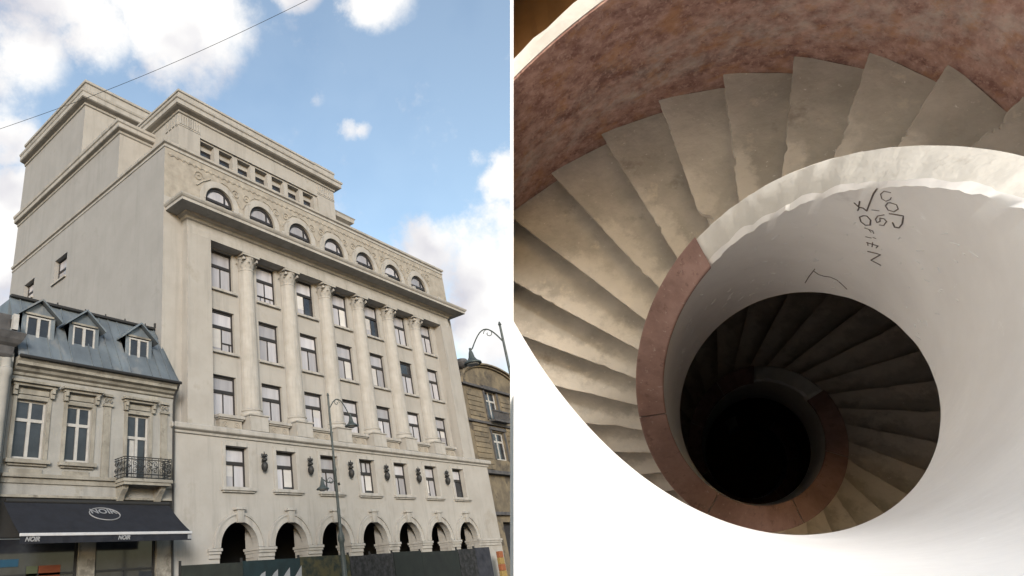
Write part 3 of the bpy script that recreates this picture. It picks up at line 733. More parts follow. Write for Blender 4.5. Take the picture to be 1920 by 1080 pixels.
for cx in (-9.43, -7.45, -4.78):
    w = .5; yf = HY + .18; z0, z1, za = 11.38, 12.55, 13.2
    yk = yr - .05
    d = MB()
    for s_ in (-1, 1):
        x = cx + s_ * (w + .18)
        d.add([(x, yf, z0 - .25), (x, yf, z1), (x, yk - .05, z1), (x, yf + .0, z0 - .25)], [(0, 1, 2, 3)])
        d.add([(x, yf, z0 - .4), (x, yf, z1), (x, yk, z1), (x, yk, z1 - .1)], [(0, 1, 2, 3)])
        d.box(min(x, cx + s_ * w), max(x, cx + s_ * w), yf - .02, yf + .06, z0 - .06, z1)
    d.box(cx - w - .18, cx + w + .18, yf - .02, yf + .06, z0 - .3, z0 - .0601)
    d.add([(cx - w - .18, yf, z1), (cx + w + .18, yf, z1), (cx, yf, za - .05)], [(0, 1, 2)])
    d = d.build('dormer', M['zinc'], H)
    rf = MB()
    for s_ in (-1, 1):
        e = cx + s_ * (w + .42)
        a = [(cx, yf - .22, za + .08), (e, yf - .22, z1 - .08), (e, yk + .05, z1 - .08), (cx, yk + .3, za + .08)]
        rf.add(a + [(p[0], p[1], p[2] - .09) for p in a], [(0, 1, 2, 3), (4, 7, 6, 5), (0, 4, 5, 1), (1, 5, 6, 2), (2, 6, 7, 3), (3, 7, 4, 0)])
    rf.build('dormer_roof', M['zinc'], d)
    pe = MB().box(cx - w - .1, cx + w + .1, yf - .08, yf - .021, z1 - .02, z1 + .06); pe.build('pediment_sill', M['house_trim'], d)
    f = MB(); x0, x1 = cx - w, cx + w
    f.box(x0, x0 + .07, yf - .03, yf + .05, z0, z1 - .06).box(x1 - .07, x1, yf - .03, yf + .05, z0, z1 - .06).box(x0 + .07, x1 - .07, yf - .03, yf + .05, z1 - .13, z1 - .06).box(x0 + .07, x1 - .07, yf - .03, yf + .05, z0, z0 + .07).box(cx - .06, cx + .06, yf - .04, yf + .05, z0 + .07, z1 - .13)
    f.build('dormer_window', M['white_wood'], d)
    MB().box(x0 + .07, cx - .06, yf + .01, yf + .03, z0 + .07, z1 - .13).build('pane', M['dark_pane'], d)
    MB().box(cx + .06, x1 - .07, yf + .01, yf + .03, z0 + .07, z1 - .13).build('pane', M['dark_pane'], d)
# balcony
bx0, bx1, by0 = -5.85, -3.55, -1.42
sb = MB().box(bx0, bx1, by0, HY - .161, 5.98, 6.1).box(bx0 + .05, bx1 - .05, by0 + .05, HY - .07, 5.86, 5.978)
for x in (bx0 + .15, bx1 - .4):
    sb.add([(x, HY, 5.86), (x, by0 + .25, 5.86), (x, by0 + .3, 5.72), (x, HY - .3, 5.5), (x, HY - .12, 5.2), (x, HY, 5.15)] + [(x + .24, HY, 5.86), (x + .24, by0 + .25, 5.86), (x + .24, by0 + .3, 5.72), (x + .24, HY - .3, 5.5), (x + .24, HY - .12, 5.2), (x + .24, HY, 5.15)],
           [tuple(range(6)), tuple(range(6, 12))] + [(i, (i + 1) % 6, (i + 1) % 6 + 6, i + 6) for i in range(6)])
bal = sb.build('balcony', HT, H)
rl = MB()
for z in (6.14, 6.28, 6.86, 6.95):
    rl.tube([(bx0 + .04, HY, z), (bx0 + .04, by0 + .05, z), (bx1 - .04, by0 + .05, z), (bx1 - .04, HY, z)], .022, 5)
def rsc(o, u, s, fl):
    pts = []
    for k in range(18):
        a = k * .5; r = s * (1 - k / 20)
        p = (fl * r * math.cos(a), r * math.sin(a)); pts.append((o[0] + u[0] * p[0], o[1] + u[1] * p[0], o[2] + p[1]))
    rl.tube(pts, .016, 4)
n = 7
for k in range(n + 1):
    x = bx0 + .04 + (bx1 - bx0 - .08) * k / n; rl.tube([(x, by0 + .05, 6.1), (x, by0 + .05, 6.95)], .014, 4)
    if k < n:
        xc = x + (bx1 - bx0 - .08) / n / 2
        for zc in (6.44, 6.7): rsc((xc, by0 + .05, zc), (1, 0), .13, 1 if k % 2 else -1)
        rsc((xc + .08, by0 + .05, 6.57), (1, 0), .06, 1)
for k in range(3):
    y = by0 + .05 + (HY - by0 - .05) * (k + .5) / 3
    for xx in (bx0 + .04, bx1 - .04):
        rl.tube([(xx, y - .13, 6.1), (xx, y - .13, 6.95)], .014, 4)
        for zc in (6.44, 6.7): rsc((xx, y, zc), (0, 1), .11, 1)
rl.build('railing', M['iron'], bal)
# ground-floor shop
sh = MB().box(-10.3, -2.975, HY - .02, HY + .3, 4.0, 5.36)
sh.build('shop_fascia', M['iron'], H)
for (a, b_) in ((-7.12, -6.45), (-3.75, -2.98)):
    MB().box(a, b_, HY - .02, HY + .35, 0, 3.999).box(a - .03, b_, HY - .06, HY + .3, 0, .5).build('shop_pier', HT, H, bevel=.01)
for (a, b_) in ((-10.28, -7.12), (-6.45, -3.75)):
    f = MB().box(a, a + .1, HY + .1, HY + .2, .1, 3.95).box(b_ - .1, b_, HY + .1, HY + .2, .1, 3.95).box(a + .1, b_ - .1, HY + .1, HY + .2, 2.72, 2.8).box((a + b_) / 2 - .04, (a + b_) / 2 + .04, HY + .1, HY + .2, .1, 2.72)
    o = f.build('shop_window', M['iron'], H)
    for (c, d, z0, z1) in ((a + .1, (a + b_) / 2 - .04, .1, 2.72), ((a + b_) / 2 + .04, b_ - .1, .1, 2.72), (a + .1, b_ - .1, 2.8, 3.95)):
        MB().box(c, d, HY + .14, HY + .16, z0, z1).build('pane', M['dark_pane'], o)
for nm, c, (a, b_, z0, z1) in (('blue_shop_sign', (.012, .05, .09), (-10.2, -9.3, 3.05, 3.3)), ('orange_poster', (.11, .03, .012), (-8.55, -7.75, 2.55, 3.05)), ('green_poster', (.05, .06, .035), (-9.0, -8.6, 2.3, 3.05))):
    MB().box(a, b_, HY + .1, HY + .135, z0, z1).build(nm, mat(nm, c, scale=5), H)
# awning
AW = thing('shop_awning', 'dark navy canvas awning with pale front bar over the shop', 'awning')
ay0, ay1, az0, az1 = HY - .2, -2.4, 5.16, 3.93
def awp(x, t, off=0.0):
    return (x, ay0 + (ay1 - ay0) * t, az0 + (az1 - az0) * t + off - .06 * math.sin(PI * t))
cv = MB(); n = 10
for i in range(n):
    t0, t1 = i / n, (i + 1) / n
    cv.add([awp(-10.15, t0), awp(-3.32, t0), awp(-3.32, t1), awp(-10.15, t1)], [(0, 1, 2, 3)])
    cv.add([awp(-10.15, t0, -.02), awp(-3.32, t0, -.02), awp(-3.32, t1, -.02), awp(-10.15, t1, -.02)], [(0, 1, 2, 3)])
cv.build('canopy', M['awning'], AW, smooth=True)
MB().box(-10.17, -3.3, ay1 - .05, ay1 + .02, az1 - .07, az1 + .03).build('front_bar', M['bar'], AW, bevel=.015)
vl = MB(); k = 28
for i in range(k):
    a, b_ = -10.15 + 6.83 * i / k, -10.15 + 6.83 * (i + 1) / k
    yy = lambda j: ay1 - .01 + .02 * math.sin(j * 1.9)
    vl.add([(a, yy(i), az1 - .07), (b_, yy(i + 1), az1 - .07), (b_, yy(i + 1), az1 - .3), (a, yy(i), az1 - .3)], [(0, 1, 2, 3)])
vl.build('valance', M['awning'], AW, smooth=True)
MB().box(-3.5, -3.32, ay1 - .025, ay1 - .012, az1 - .26, az1 - .1).build('valance_mark', M['print'], AW)
MB().tube([(-10.1, ay0 + .04, az0 + .06), (-3.3, ay0 + .04, az0 + .06)], .09, 10).build('roller', M['iron'], AW, smooth=True)
def text(name, body, size, mw, m, parent, shear=0.0):
    c = bpy.data.curves.new(name, 'FONT'); c.body = body; c.size = size; c.extrude = .002; c.align_x = 'CENTER'; c.align_y = 'CENTER'; c.shear = shear; c.offset = .008
    o = bpy.data.objects.new(name, c); COL.objects.link(o)
    dg = bpy.context.evaluated_depsgraph_get(); me = bpy.data.meshes.new_from_object(o.evaluated_get(dg)); me.materials.clear(); me.materials.append(m)
    bpy.data.objects.remove(o)
    o = bpy.data.objects.new(name, me); COL.objects.link(o); o.matrix_world = mw; o.parent = parent
    return o
sl = (Vector(awp(0, 0)) - Vector(awp(0, 1))).normalized()
nx = Vector((1, 0, 0)).cross(sl)
ctr = Vector(awp(-6.55, .33)) + nx * .03
mw = Matrix(((1, sl.x, nx.x, ctr.x), (0, sl.y, nx.y, ctr.y), (0, sl.z, nx.z, ctr.z), (0, 0, 0, 1)))
text('logo_lettering', 'NOIR', .44, mw @ Matrix.Translation((0, .17, .0)), M['print'], AW)
lr = MB(); pts = [ctr + Vector((1, 0, 0)) * .62 * math.cos(a) + sl * .42 * math.sin(a) for a in [2 * PI * k / 40 for k in range(41)]]
lr.tube(pts, .022, 4); lr.build('logo_ring', M['print'], AW)
for x in (-9.75, -6.35):
    text('valance_lettering', 'NOIR', .2, Matrix(((1, 0, 0, x), (0, 0, -1, ay1 - .045), (0, 1, 0, az1 - .17), (0, 0, 0, 1))), M['print'], AW, .3)
# house beyond the left edge
LH = thing('neighbour_house', 'pale house at the left edge with a heavy dark projecting cornice', 'house')
box('wall', HM, LH, -16, -10.45, -.95, 5, 0, 10.6)
sweep(MB(), -16, -10.6, -1.0, 5, [(0, 10.4), (.06, 10.5), (.08, 10.8), (.2, 10.9), (.3, 11.05), (.35, 11.2), (.38, 11.3), (.2, 11.4), (-.3, 11.45)]).build('cornice', M['slate'], LH)
box('parapet', M['slate'], LH, -16, -10.75, -1.0, 5, 11.45, 12.1)
MB().lathe((-10.75, -1.05, 0), [(.2, 4.5), (.2, 9.6), (.26, 9.7), (.26, 9.9), (.2, 9.95), (.2, 10.3)], 14).build('corner_column', HM, LH, smooth=True)
box('roof_post', M['white_wood'], LH, -10.72, -10.52, -1.2, -1.0, 11.46, 12.1)

# ------------------------------------------------------------------ house on the right
R = thing('stone_house', 'brown sooty stone house with curved gable beyond the office building', 'house')
BS = M['brown_stone']
RY = 2.0
holes = [(31.2, 33.3, 13.2, 15.9), (31.2, 33.3, 9.8, 12.2)]
mb = wall(MB(), 27.6, 40, 0, 15.9, holes + [(30.2, 34.6, 0.4, 4.8)], fy(RY), .4)
mb.add([(27.6, RY, 0), (27.6, 16, 0), (27.6, 16, 15.9), (27.6, RY, 15.9)], [(0, 1, 2, 3)])
arc = [(33 + 5.4 * math.cos(a), 15.9 + 2.2 * math.sin(a)) for a in [PI * k / 20 for k in range(21)]]
mb.add([(x, RY, z) for x, z in arc], [tuple(range(21))])
mb.build('wall', BS, R)
box('window_backing', M['dark'], R, 27.7, 39.9, RY + .5, RY + .6, .1, 15.8)
for k in range(16):   # rusticated stone courses
    z = 8.9 + k * .44
    if z > 15.4: break
    for (a, b_) in ((28.2, 30.6), (33.9, 36.6)):
        MB().box(a, b_, RY - .07, RY + .02, z + .02, z + .41).build('stone_course', BS, R, bevel=.02)
ga = MB(); ring(ga, 33, RY - .4, RY + .3, 0, 1, 1.08)
ga = MB()
for rr, pj in ((1.0, .2), (1.06, .42)):
    vs = []
    for k in range(21):
        a = PI * k / 20
        for s_, y in ((rr, RY - pj), (rr + .06, RY - pj), (rr + .06, RY + .4), (rr, RY + .4)):
            vs.append((33 + 5.4 * s_ * math.cos(a), y, 15.9 + 2.2 * s_ * math.sin(a)))
    ga.add(vs, [(k * 4 + j, k * 4 + (j + 1) % 4, k * 4 + 4 + (j + 1) % 4, k * 4 + 4 + j) for k in range(20) for j in range(4)])
ga.build('gable_moulding', BS, R)
mb = MB()
for z, p, h in ((8.5, .45, .28), (5.3, .3, .25), (12.72, .25, .2), (15.86, .3, .2)):
    mb.box(27.4, 39.8, RY - p, RY + .05, z, z + h)
mb.build('ledge', M['slate'], R, bevel=.02)
for (x0, x1, z0, z1) in holes:
    f = MB(); y = RY + .2; t = .14; xm = (x0 + x1) / 2; zt = z1 - (z1 - z0) * .33
    f.box(x0, x0 + t, y, y + .1, z0, z1).box(x1 - t, x1, y, y + .1, z0, z1).box(x0 + t, x1 - t, y, y + .1, z1 - t, z1).box(x0 + t, x1 - t, y, y + .1, z0, z0 + t).box(x0 + t, x1 - t, y, y + .1, zt - .08, zt + .08)
    f.box(xm - .09, xm + .09, y, y + .1, z0 + t, zt - .08).box(xm - .07, xm + .07, y, y + .1, zt + .08, z1 - t)
    o = f.build('window', M['white_wood'], R)
    for (a, b_) in ((x0 + t, xm - .09), (xm + .09, x1 - t)):
        for (c, d) in ((z0 + t, zt - .08), (zt + .08, z1 - t)):
            MB().box(a, b_, y + .04, y + .06, c, d).build('pane', M['dark_pane'], o)
    MB().box(x0 - .25, x1 + .25, RY - .2, RY + .02, z1 + .1, z1 + .35).box(x0 - .2, x0 - .005, RY - .09, RY + .02, z0, z1 + .1).box(x1 + .005, x1 + .2, RY - .09, RY + .02, z0, z1 + .1).build('window_hood', M['slate'], R)
bb = MB().box(30.9, 33.6, RY - .8, RY - .25, 12.95, 13.1)
for k in range(12): bb.box(30.95 + k * .235, 31.05 + k * .235, RY - .75, RY - .66, 13.1, 13.8)
bb.box(30.9, 33.6, RY - .8, RY - .62, 13.8, 13.92)
bb.build('balcony', M['slate'], R)
box('chimney', BS, R, 33.4, 36.2, RY + 1.5, RY + 3, 16.5, 18.7)
mb = MB(); mb.add([(27.6, RY + .4, 15.9), (40, RY + .4, 15.9), (40, 9, 19), (27.6, 9, 19), (27.6, 15, 15.9), (40, 15, 15.9)], [(0, 1, 2, 3), (3, 2, 5, 4), (0, 3, 4), (1, 5, 2)])
mb.build('roof', M['slate'], R)
MB().lathe((27.9, RY - .2, 0), [(.1, 17.2), (.5, 17.4), (.65, 17.7), (.5, 18.0), (.2, 18.1)], 10).build('corner_urn', M['slate'], R, smooth=True)

# ------------------------------------------------------------------ hoarding in front of the arcade
HO = thing('site_hoarding', 'dark printed hoarding panels along the foot of the arcade', 'hoarding')
pm = [mat('hoarding_dark_green', (.018, .022, .018), (.012, .014, .012), scale=2), mat('hoarding_teal', (.008, .02, .023), (.005, .012, .014), scale=1.5),
      mat('hoarding_mottled_green', (.045, .04, .018), (.01, .015, .012), scale=3.2, detail=8, lo=.4, hi=.62), mat('hoarding_grey_print', (.03, .03, .033), (.007, .008, .008), scale=3.5, detail=9, lo=.42, hi=.66),
      mat('hoarding_black_green', (.012, .016, .014), (.008, .01, .01), scale=1.4), mat('hoarding_blue_grey', (.028, .03, .038), (.01, .011, .016), scale=2.2, detail=8)]
hx = [(-3.5, -.35, 0), (-.35, 3.1, 1), (3.1, 6.6, 2), (6.6, 8.3, 3), (8.3, 10.2, 3), (10.2, 12.8, 4), (12.8, 16.6, 4), (16.6, 18.6, 3), (18.6, 20.4, 5)]
for i, (a, b_, k) in enumerate(hx):
    MB().box(a + .015, b_ - .015, -2.0 - .015 * (i % 2), -1.95, .13, 2.72 + .04 * (i % 3)).build('hoarding_panel', pm[k], HO)
    MB().box(a - .04, a + .04, -1.94, -1.86, .13, 2.9).build('hoarding_post', M['iron'], HO)
for k in range(4):
    x = .35 + k * .75
    MB().add([(x, -2.025, 1.4), (x + .5, -2.025, 1.4), (x + .55, -2.025, 2.3 + .05 * k), (x + .3, -2.025, 2.2), (x, -2.025, 1.9)], [(0, 1, 2, 3, 4)]).build('printed_shape', M['print'], HO)
BR = thing('street_barrier', 'orange and yellow striped marker at the building corner', 'barrier', (22.3, -1.6, .13))
for k in range(6):
    MB().box(-.36 + .02 * k, .36 - .02 * k, -.12, .12, .4 * k, .4 * k + .398).build('stripe', mat('marker_orange', (.20, .07, .03), scale=6) if k % 2 else mat('marker_yellow', (.22, .15, .05), scale=6), BR, bevel=.03)

# ------------------------------------------------------------------ street lamps and cable
def lamp(name, label, x, y, top, ang, low):
    T = thing(name, label, 'street lamp', (x, y, 0), 'street lamps along the kerb')
    k = top / 8.6
    MB().lathe((0, 0, 0), [(.22, 0), (.22, .25), (.15, .4), (.11, 1.4), (.15, 1.5), (.095, 1.6), (.085, 2.9), (.13, 3.0), (.12, 3.15), (.06, 3.3), (.05, 5.5), (.075, 5.55), (.045, 5.7), (.036, top), (.055, top + .02), (.02, top + .12)], 14).build('post', M['lamp_green'], T, smooth=True)
    def arm(a, z0, rise, out, drop, lampscale):
        d = Vector((math.cos(a), math.sin(a), 0)); m_ = MB()
        pts = [d * (out * t) + Vector((0, 0, z0 + rise * math.sin(PI * min(1, t * 1.05)) - drop * t * t)) for t in [i / 14 for i in range(15)]]
        m_.tube(pts, .022, 6)
        sp = [d * (out * .38 + .16 * math.cos(q_) * (1 - q_ / 9)) + Vector((0, 0, z0 + rise * .62 + .16 * math.sin(q_) * (1 - q_ / 9))) for q_ in [i * .5 for i in range(15)]]
        m_.tube(sp, .014, 5)
        m_.build('arm', M['lamp_green'], T, smooth=True)
        e = pts[-1]; s = lampscale
        MB().lathe(e, [(r_ * s, z_ * s) for r_, z_ in ((.05, .1), (.05, 0), (.09, -.1), (.13, -.3), (.2, -.42), (.36, -.52), (.37, -.58), (.3, -.58))], 14).build('lamp_head', M['lamp_green'], T, smooth=True)
        MB().lathe(e, [(.26 * s, -.56 * s), (.24 * s, -.62 * s), (.12 * s, -.66 * s)], 12).build('diffuser', M['bar'], T, smooth=True)
    arm(ang, top - .55, .5, 1.08, .2, .74)
    if low: arm(ang + PI, low, -.12, .66, -.0, .66)
    MB().tube([(0, -.09, 5.0), (.05, -.16, 5.02)], .05, 6).build('camera_bracket', M['iron'], T)
lamp('street_lamp', 'grey-green street lamp post in front of the third arch', -.62, -8.0, 8.5, math.radians(-10), 5.2)
lamp('street_lamp', 'street lamp with curled arm at the right edge, beyond the office building', -1.9, -16.6, 8.45, math.radians(135), 0)
p0, p1 = CAM + ray(-60, 262) * 14, CAM + ray(700, -62) * 12
pts = [p0.lerp(p1, t) - Vector((0, 0, .25 * math.sin(PI * t))) for t in [i / 20 for i in range(21)]]
tag(MB().tube(pts, .0045, 5).build('overhead_cable', M['iron'], smooth=True), 'thin black overhead cable crossing the sky above the roof', 'cable')

# ------------------------------------------------------------------ spiral staircase
U = 0.6                       # metres per stair unit
VPX, VPY = 1383.4768, 922.0931
OX, OY, D0, PITCHU = 0.3408, -0.8377, 11.7944, 8.4289
T_, HR = 0.2709, 2.4448
K1, S1 = 0.8502, -0.1597
K2, S2, OX2, OY2, RO, HP = 1.054, -0.308, -1.349, -0.055, 3.0, 2.0
av_ = ray(VPX, VPY)
e1 = (rt - av_ * rt.dot(av_)).normalized()
e2 = av_.cross(e1)
if e2.dot(-up) < 0: e2 = -e2
ST = thing('spiral_staircase', 'spiral staircase with worn tan treads, white parapet and red marble wall', 'staircase')
org = CAM + U * (OX * e1 + OY * e2)
lx, ly, lz = e1, -e2, -av_
ST.matrix_world = Matrix(((lx.x, ly.x, lz.x, org.x), (lx.y, ly.y, lz.y, org.y), (lx.z, ly.z, lz.z, org.z), (0, 0, 0, 1)))
camL = Vector((-OX * U, OY * U, 0))
nw = (rt * F - fw * (963.0 - PX)).normalized()
nL = Vector((nw.dot(lx), nw.dot(ly), nw.dot(lz)))
def IN(ph, r):
    u = r * K1 * math.cos(ph); return (u, r * math.sin(ph) + S1 * u)
def OUT(ph, r):
    b = min(1.0, max(0.0, (ph - 1.3) / 1.7)); b = b * b * (3 - 2 * b)   # the lower turn opens wider
    r += (1 - b) * 1.0
    u = r * K2 * math.cos(ph); return (u + OX2 * b, r * math.sin(ph) + S2 * u * (.4 + .6 * b) + OY2 * b)
def dep(ph): return D0 - PITCHU * ph / (2 * PI)
def SP(uv, d): return (U * uv[0], -U * uv[1], -U * d)
def stair_part(mb, name, m, smooth=False, near=0.45, parent=None, angle=35, uvf=None):
    me = bpy.data.meshes.new(name); me.from_pydata(mb.v, [], mb.f)
    bm = bmesh.new(); bm.from_mesh(me)
    bmesh.ops.remove_doubles(bm, verts=bm.verts, dist=1e-5)
    for co, no in ((camL, -nL), (Vector((0, 0, -near * U)), Vector((0, 0, 1)))):
        g = bm.verts[:] + bm.edges[:] + bm.faces[:]
        r = bmesh.ops.bisect_plane(bm, geom=g, plane_co=co, plane_no=no, clear_outer=True)
        ed = [e for e in r['geom_cut'] if isinstance(e, bmesh.types.BMEdge)]
        if ed:
            try: bmesh.ops.holes_fill(bm, edges=ed)
            except Exception: pass
    if not bm.faces:
        bm.free(); return None
    bmesh.ops.recalc_face_normals(bm, faces=bm.faces)
    bm.to_mesh(me); bm.free()
    me.materials.append(m)
    if uvf:
        ul = me.uv_layers.new(name='wear'); vc = [uvf(v.co) for v in me.vertices]
        for l in me.loops: ul.data[l.index].uv = vc[l.vertex_index]
    if smooth:
        me.polygons.foreach_set('use_smooth', [True] * len(me.polygons)); me.set_sharp_from_angle(angle=math.radians(angle))
    o = bpy.data.objects.new(name, me); COL.objects.link(o); o.parent = parent or ST
    return o
def fi(t): return 4.875 + .2055 * (t - 3.5)
def fo(t): return 5.3235 + .2055 * (t - 3.5)
def TD(t): return dep(fo(t)) + HP
def TP(t, w, d, r0=1 + T_ * .35):
    a, b_ = IN(fi(t), r0), OUT(fo(t), RO + .015)
    return SP((a[0] + (b_[0] - a[0]) * w, a[1] + (b_[1] - a[1]) * w), d)
RISE = PITCHU * .2055 / (2 * PI)
rnd = random.Random(3)
def tuv(co, k):
    """wear coordinates of a tread: along the nosing, and back from it"""
    a, b_ = Vector(TP(k, 0, 0)).xy, Vector(TP(k, 1, 0)).xy
    c = Vector(TP(k + 1, .5, 0)).xy
    d = b_ - a; p = co.xy - a; w = p.dot(d) / d.length_squared
    nn = Vector((-d.y, d.x)); h = (c - a).dot(nn)
    return (w, p.dot(nn) / h)

for k in range(-43, 15):
    n = 60
    chips = [(rnd.uniform(.15, .88), rnd.uniform(.012, .05), rnd.uniform(.03, .10)) for _ in range(rnd.choice((1, 2, 3, 4) if k >= 0 else (0, 1, 1, 2)))]
    if k == 2: chips.append((.25, .12, .34))
    deep = k < -12
    A, A2, Bk, C_, E_, F_ = [], [], [], [], [], []
    dz = TD(k) + rnd.uniform(-.012, .012)
    for i in range(n + 1):
        w = i / n
        j = (.012 * noise.noise(Vector((w * 5, k * 3.7, 0))) + .012 * noise.noise(Vector((w * 24, k * 5.1, 4))) + .022 * max(0, noise.noise(Vector((w * 46, k * 2.1, 9))) - .05) * 2) * min(1, 6 * (1 - w) + .15)
        for c, wd, dp in chips:
            if abs(w - c) < wd: j += dp * min(1, 2.2 * (1 - abs(w - c) / wd)) * (.8 + .5 * noise.noise(Vector((w * 45, k, 2))))
        if deep: j *= .6
        A.append(TP(k + j + .012, w, dz)); A2.append(TP(k + j, w, dz + .012)); Bk.append(TP(k + 1.2, w, dz))
        C_.append(TP(k + j + .02, w, dz + .085)); E_.append(TP(k + .2, w, dz + .085)); F_.append(TP(k + .2, w, dz + RISE + .03))
    mb = MB(); vs = Bk + A + A2 + C_ + E_ + F_; m = n + 1
    mb.add(vs, [(r * m + i, r * m + i + 1, (r + 1) * m + i + 1, (r + 1) * m + i) for r in range(5) for i in range(n)])
    o = stair_part(mb, 'tread', M['tread'], uvf=lambda co, k=k: tuv(co, k))
# flight slab (underside)
mb = MB(); t = -46.0; rowsv = []
while t < 15.3:
    rowsv.append([TP(t, 0, TD(t) + .36), TP(t, .5, TD(t) + .36), TP(t, 1, TD(t) + .36), TP(t, 1, TD(t) + .5), TP(t, .5, TD(t) + .5), TP(t, 0, TD(t) + .5)]); t += .5
mb.add([v for r in rowsv for v in r], [(i * 6 + j, i * 6 + (j + 1) % 6, i * 6 + 6 + (j + 1) % 6, i * 6 + 6 + j) for i in range(len(rowsv) - 1) for j in range(6)])
stair_part(mb, 'flight_soffit', M['soffit'], True)
# inner parapet ribbon
CAPT = .055
gapA, gapB = -1.33, -.38           # stretch of the lower turn that has lost its cap
def capped(ph): return ph < 4.43 and not (gapA < ph < gapB)
mb = MB(); rv = []
ph = -8.2
while ph < 10.4:
    d = dep(ph); cpd = capped(ph)
    top = d + (CAPT if cpd else .0)
    j1 = 0 if cpd else abs(noise.noise(Vector((ph * 7, 1, 0)))) * .13 + abs(noise.noise(Vector((ph * 22, 5, 0)))) * .06 + .02
    j2 = 0 if cpd else .05 * noise.noise(Vector((ph * 9, 9, 2)))
    j3 = 0 if cpd else abs(noise.noise(Vector((ph * 5, 3, 7)))) * .35
    bt = d + HR + .012 * noise.noise(Vector((ph * 8, 0, 3))) - .03 * max(0, noise.noise(Vector((ph * 13, 2, 8))) - .35)
    rv.append([SP(IN(ph, 1), bt), SP(IN(ph, 1), d + 1.6), SP(IN(ph, 1), d + .8), SP(IN(ph, 1), d + .35), SP(IN(ph, 1.0), top + j1), SP(IN(ph, 1.0 + T_ * (.0 if cpd else .12 + j3 * .5)), top + j1 * .55), SP(IN(ph, 1 + T_ * .45), top + j2 * .6 + (.0 if cpd else .03 * j3)), SP(IN(ph, 1 + T_ * .9 + (0 if cpd else .1 * j2)), top + j2 * .3), SP(IN(ph, 1 + T_), top + (0 if cpd else .05 + abs(j2))), SP(IN(ph, 1 + T_), d + 1.0), SP(IN(ph, 1 + T_), bt)])
    ph += .03
m = 11
base = [(i * m + j, i * m + (j + 1) % m, i * m + m + (j + 1) % m, i * m + m + j) for i in range(len(rv) - 1) for j in range(m)]
allv = [v for r in rv for v in r]
face = [f for f in base if (f[0] % m) in (0, 1, 2, 3, 4, 9, 10, 8)]
crest = [f for f in base if (f[0] % m) in (5, 6, 7)]
a = MB(); a.add(allv, face)
stair_part(a, 'parapet', M['white_wall'], True, angle=60)
a = MB(); a.add(allv, crest)
stair_part(a, 'parapet_crest', M['chipped'], True, angle=50)
# cap stones
joints = [-7.9, -7.0, -6.1, -5.2, -4.3, -3.45, -2.6, -1.9, gapA, gapB, .45, 1.32, 2.25, 3.2, 4.43]
for i in range(len(joints) - 1):
    a0, a1 = joints[i], joints[i + 1]
    if a0 == gapA: continue
    n = max(6, int((a1 - a0) / .05)); mb = MB(); vs = []
    for k in range(n + 1):
        ph = a0 + .004 + (a1 - a0 - .008) * k / n; d = dep(ph)
        ri, ro = .985, 1 + T_ + .012
        if k in (0, n): pass
        vs += [SP(IN(ph, ri), d + .012), SP(IN(ph, ri + .012), d), SP(IN(ph, ro - .012), d), SP(IN(ph, ro), d + .012), SP(IN(ph, ro), d + CAPT), SP(IN(ph, ri), d + CAPT)]
    fs = [(k * 6 + j, k * 6 + (j + 1) % 6, k * 6 + 6 + (j + 1) % 6, k * 6 + 6 + j) for k in range(n) for j in range(6)] + [tuple(range(6)), tuple(n * 6 + j for j in range(6))]
    mb.add(vs, fs)
    stair_part(mb, 'cap_stone', M['cap'], True, angle=25)
# outer wall: plaster core with red marble slabs
HW = 2.0
mb = MB(); rv = []; ph = -3.6
while ph < 7.4:
    D = dep(ph) + HP
    j = .05 * noise.noise(Vector((ph * 9, 4, 1))) + .03 * noise.noise(Vector((ph * 31, 6, 1))); jz = .03 * noise.noise(Vector((ph * 14, 1, 5)))
    r1 = RO * 1.085 + j
    rv.append([SP(OUT(ph, RO + .035), D + .7), SP(OUT(ph, RO + .035), D - HW + .0), SP(OUT(ph, RO + .16), D - HW - .015 + jz), SP(OUT(ph, r1), D - HW + .03 + abs(jz)), SP(OUT(ph, r1), D + .7)]); ph += .04
mb.add([v for r in rv for v in r], [(i * 5 + j, i * 5 + (j + 1) % 5, i * 5 + 5 + (j + 1) % 5, i * 5 + 5 + j) for i in range(len(rv) - 1) for j in range(5)])
stair_part(mb, 'outer_wall', M['chipped'], True)
def muv(co):
    u, v = co.x / U - OX2, -co.y / U - OY2
    q = math.atan2(v - S2 * u, u / K2)
    while q < 3.0: q += 2 * PI      # the visible turn
    return (q, (dep(q) + HP) + co.z / U)
ph = -3.55
while ph < 7.2:
    w = rnd.uniform(.48, .62); n = 14; vs = []
    for k in range(n + 1):
        q = ph + w * k / n; D = dep(q) + HP
        for r, d in ((RO + .034, D + .6), (RO, D + .6), (RO, D - HW + .03), (RO + .01, D - HW + .012), (RO + .034, D - HW + .012)):
            vs.append(SP(OUT(q, r), d))
    mb = MB().add(vs, [(k * 5 + j, k * 5 + (j + 1) % 5, k * 5 + 5 + (j + 1) % 5, k * 5 + 5 + j) for k in range(n) for j in range(5)] + [tuple(range(5)), tuple(n * 5 + j for j in range(5))])
    stair_part(mb, 'marble_slab', M['red_marble'], True, uvf=muv)
    ph += w
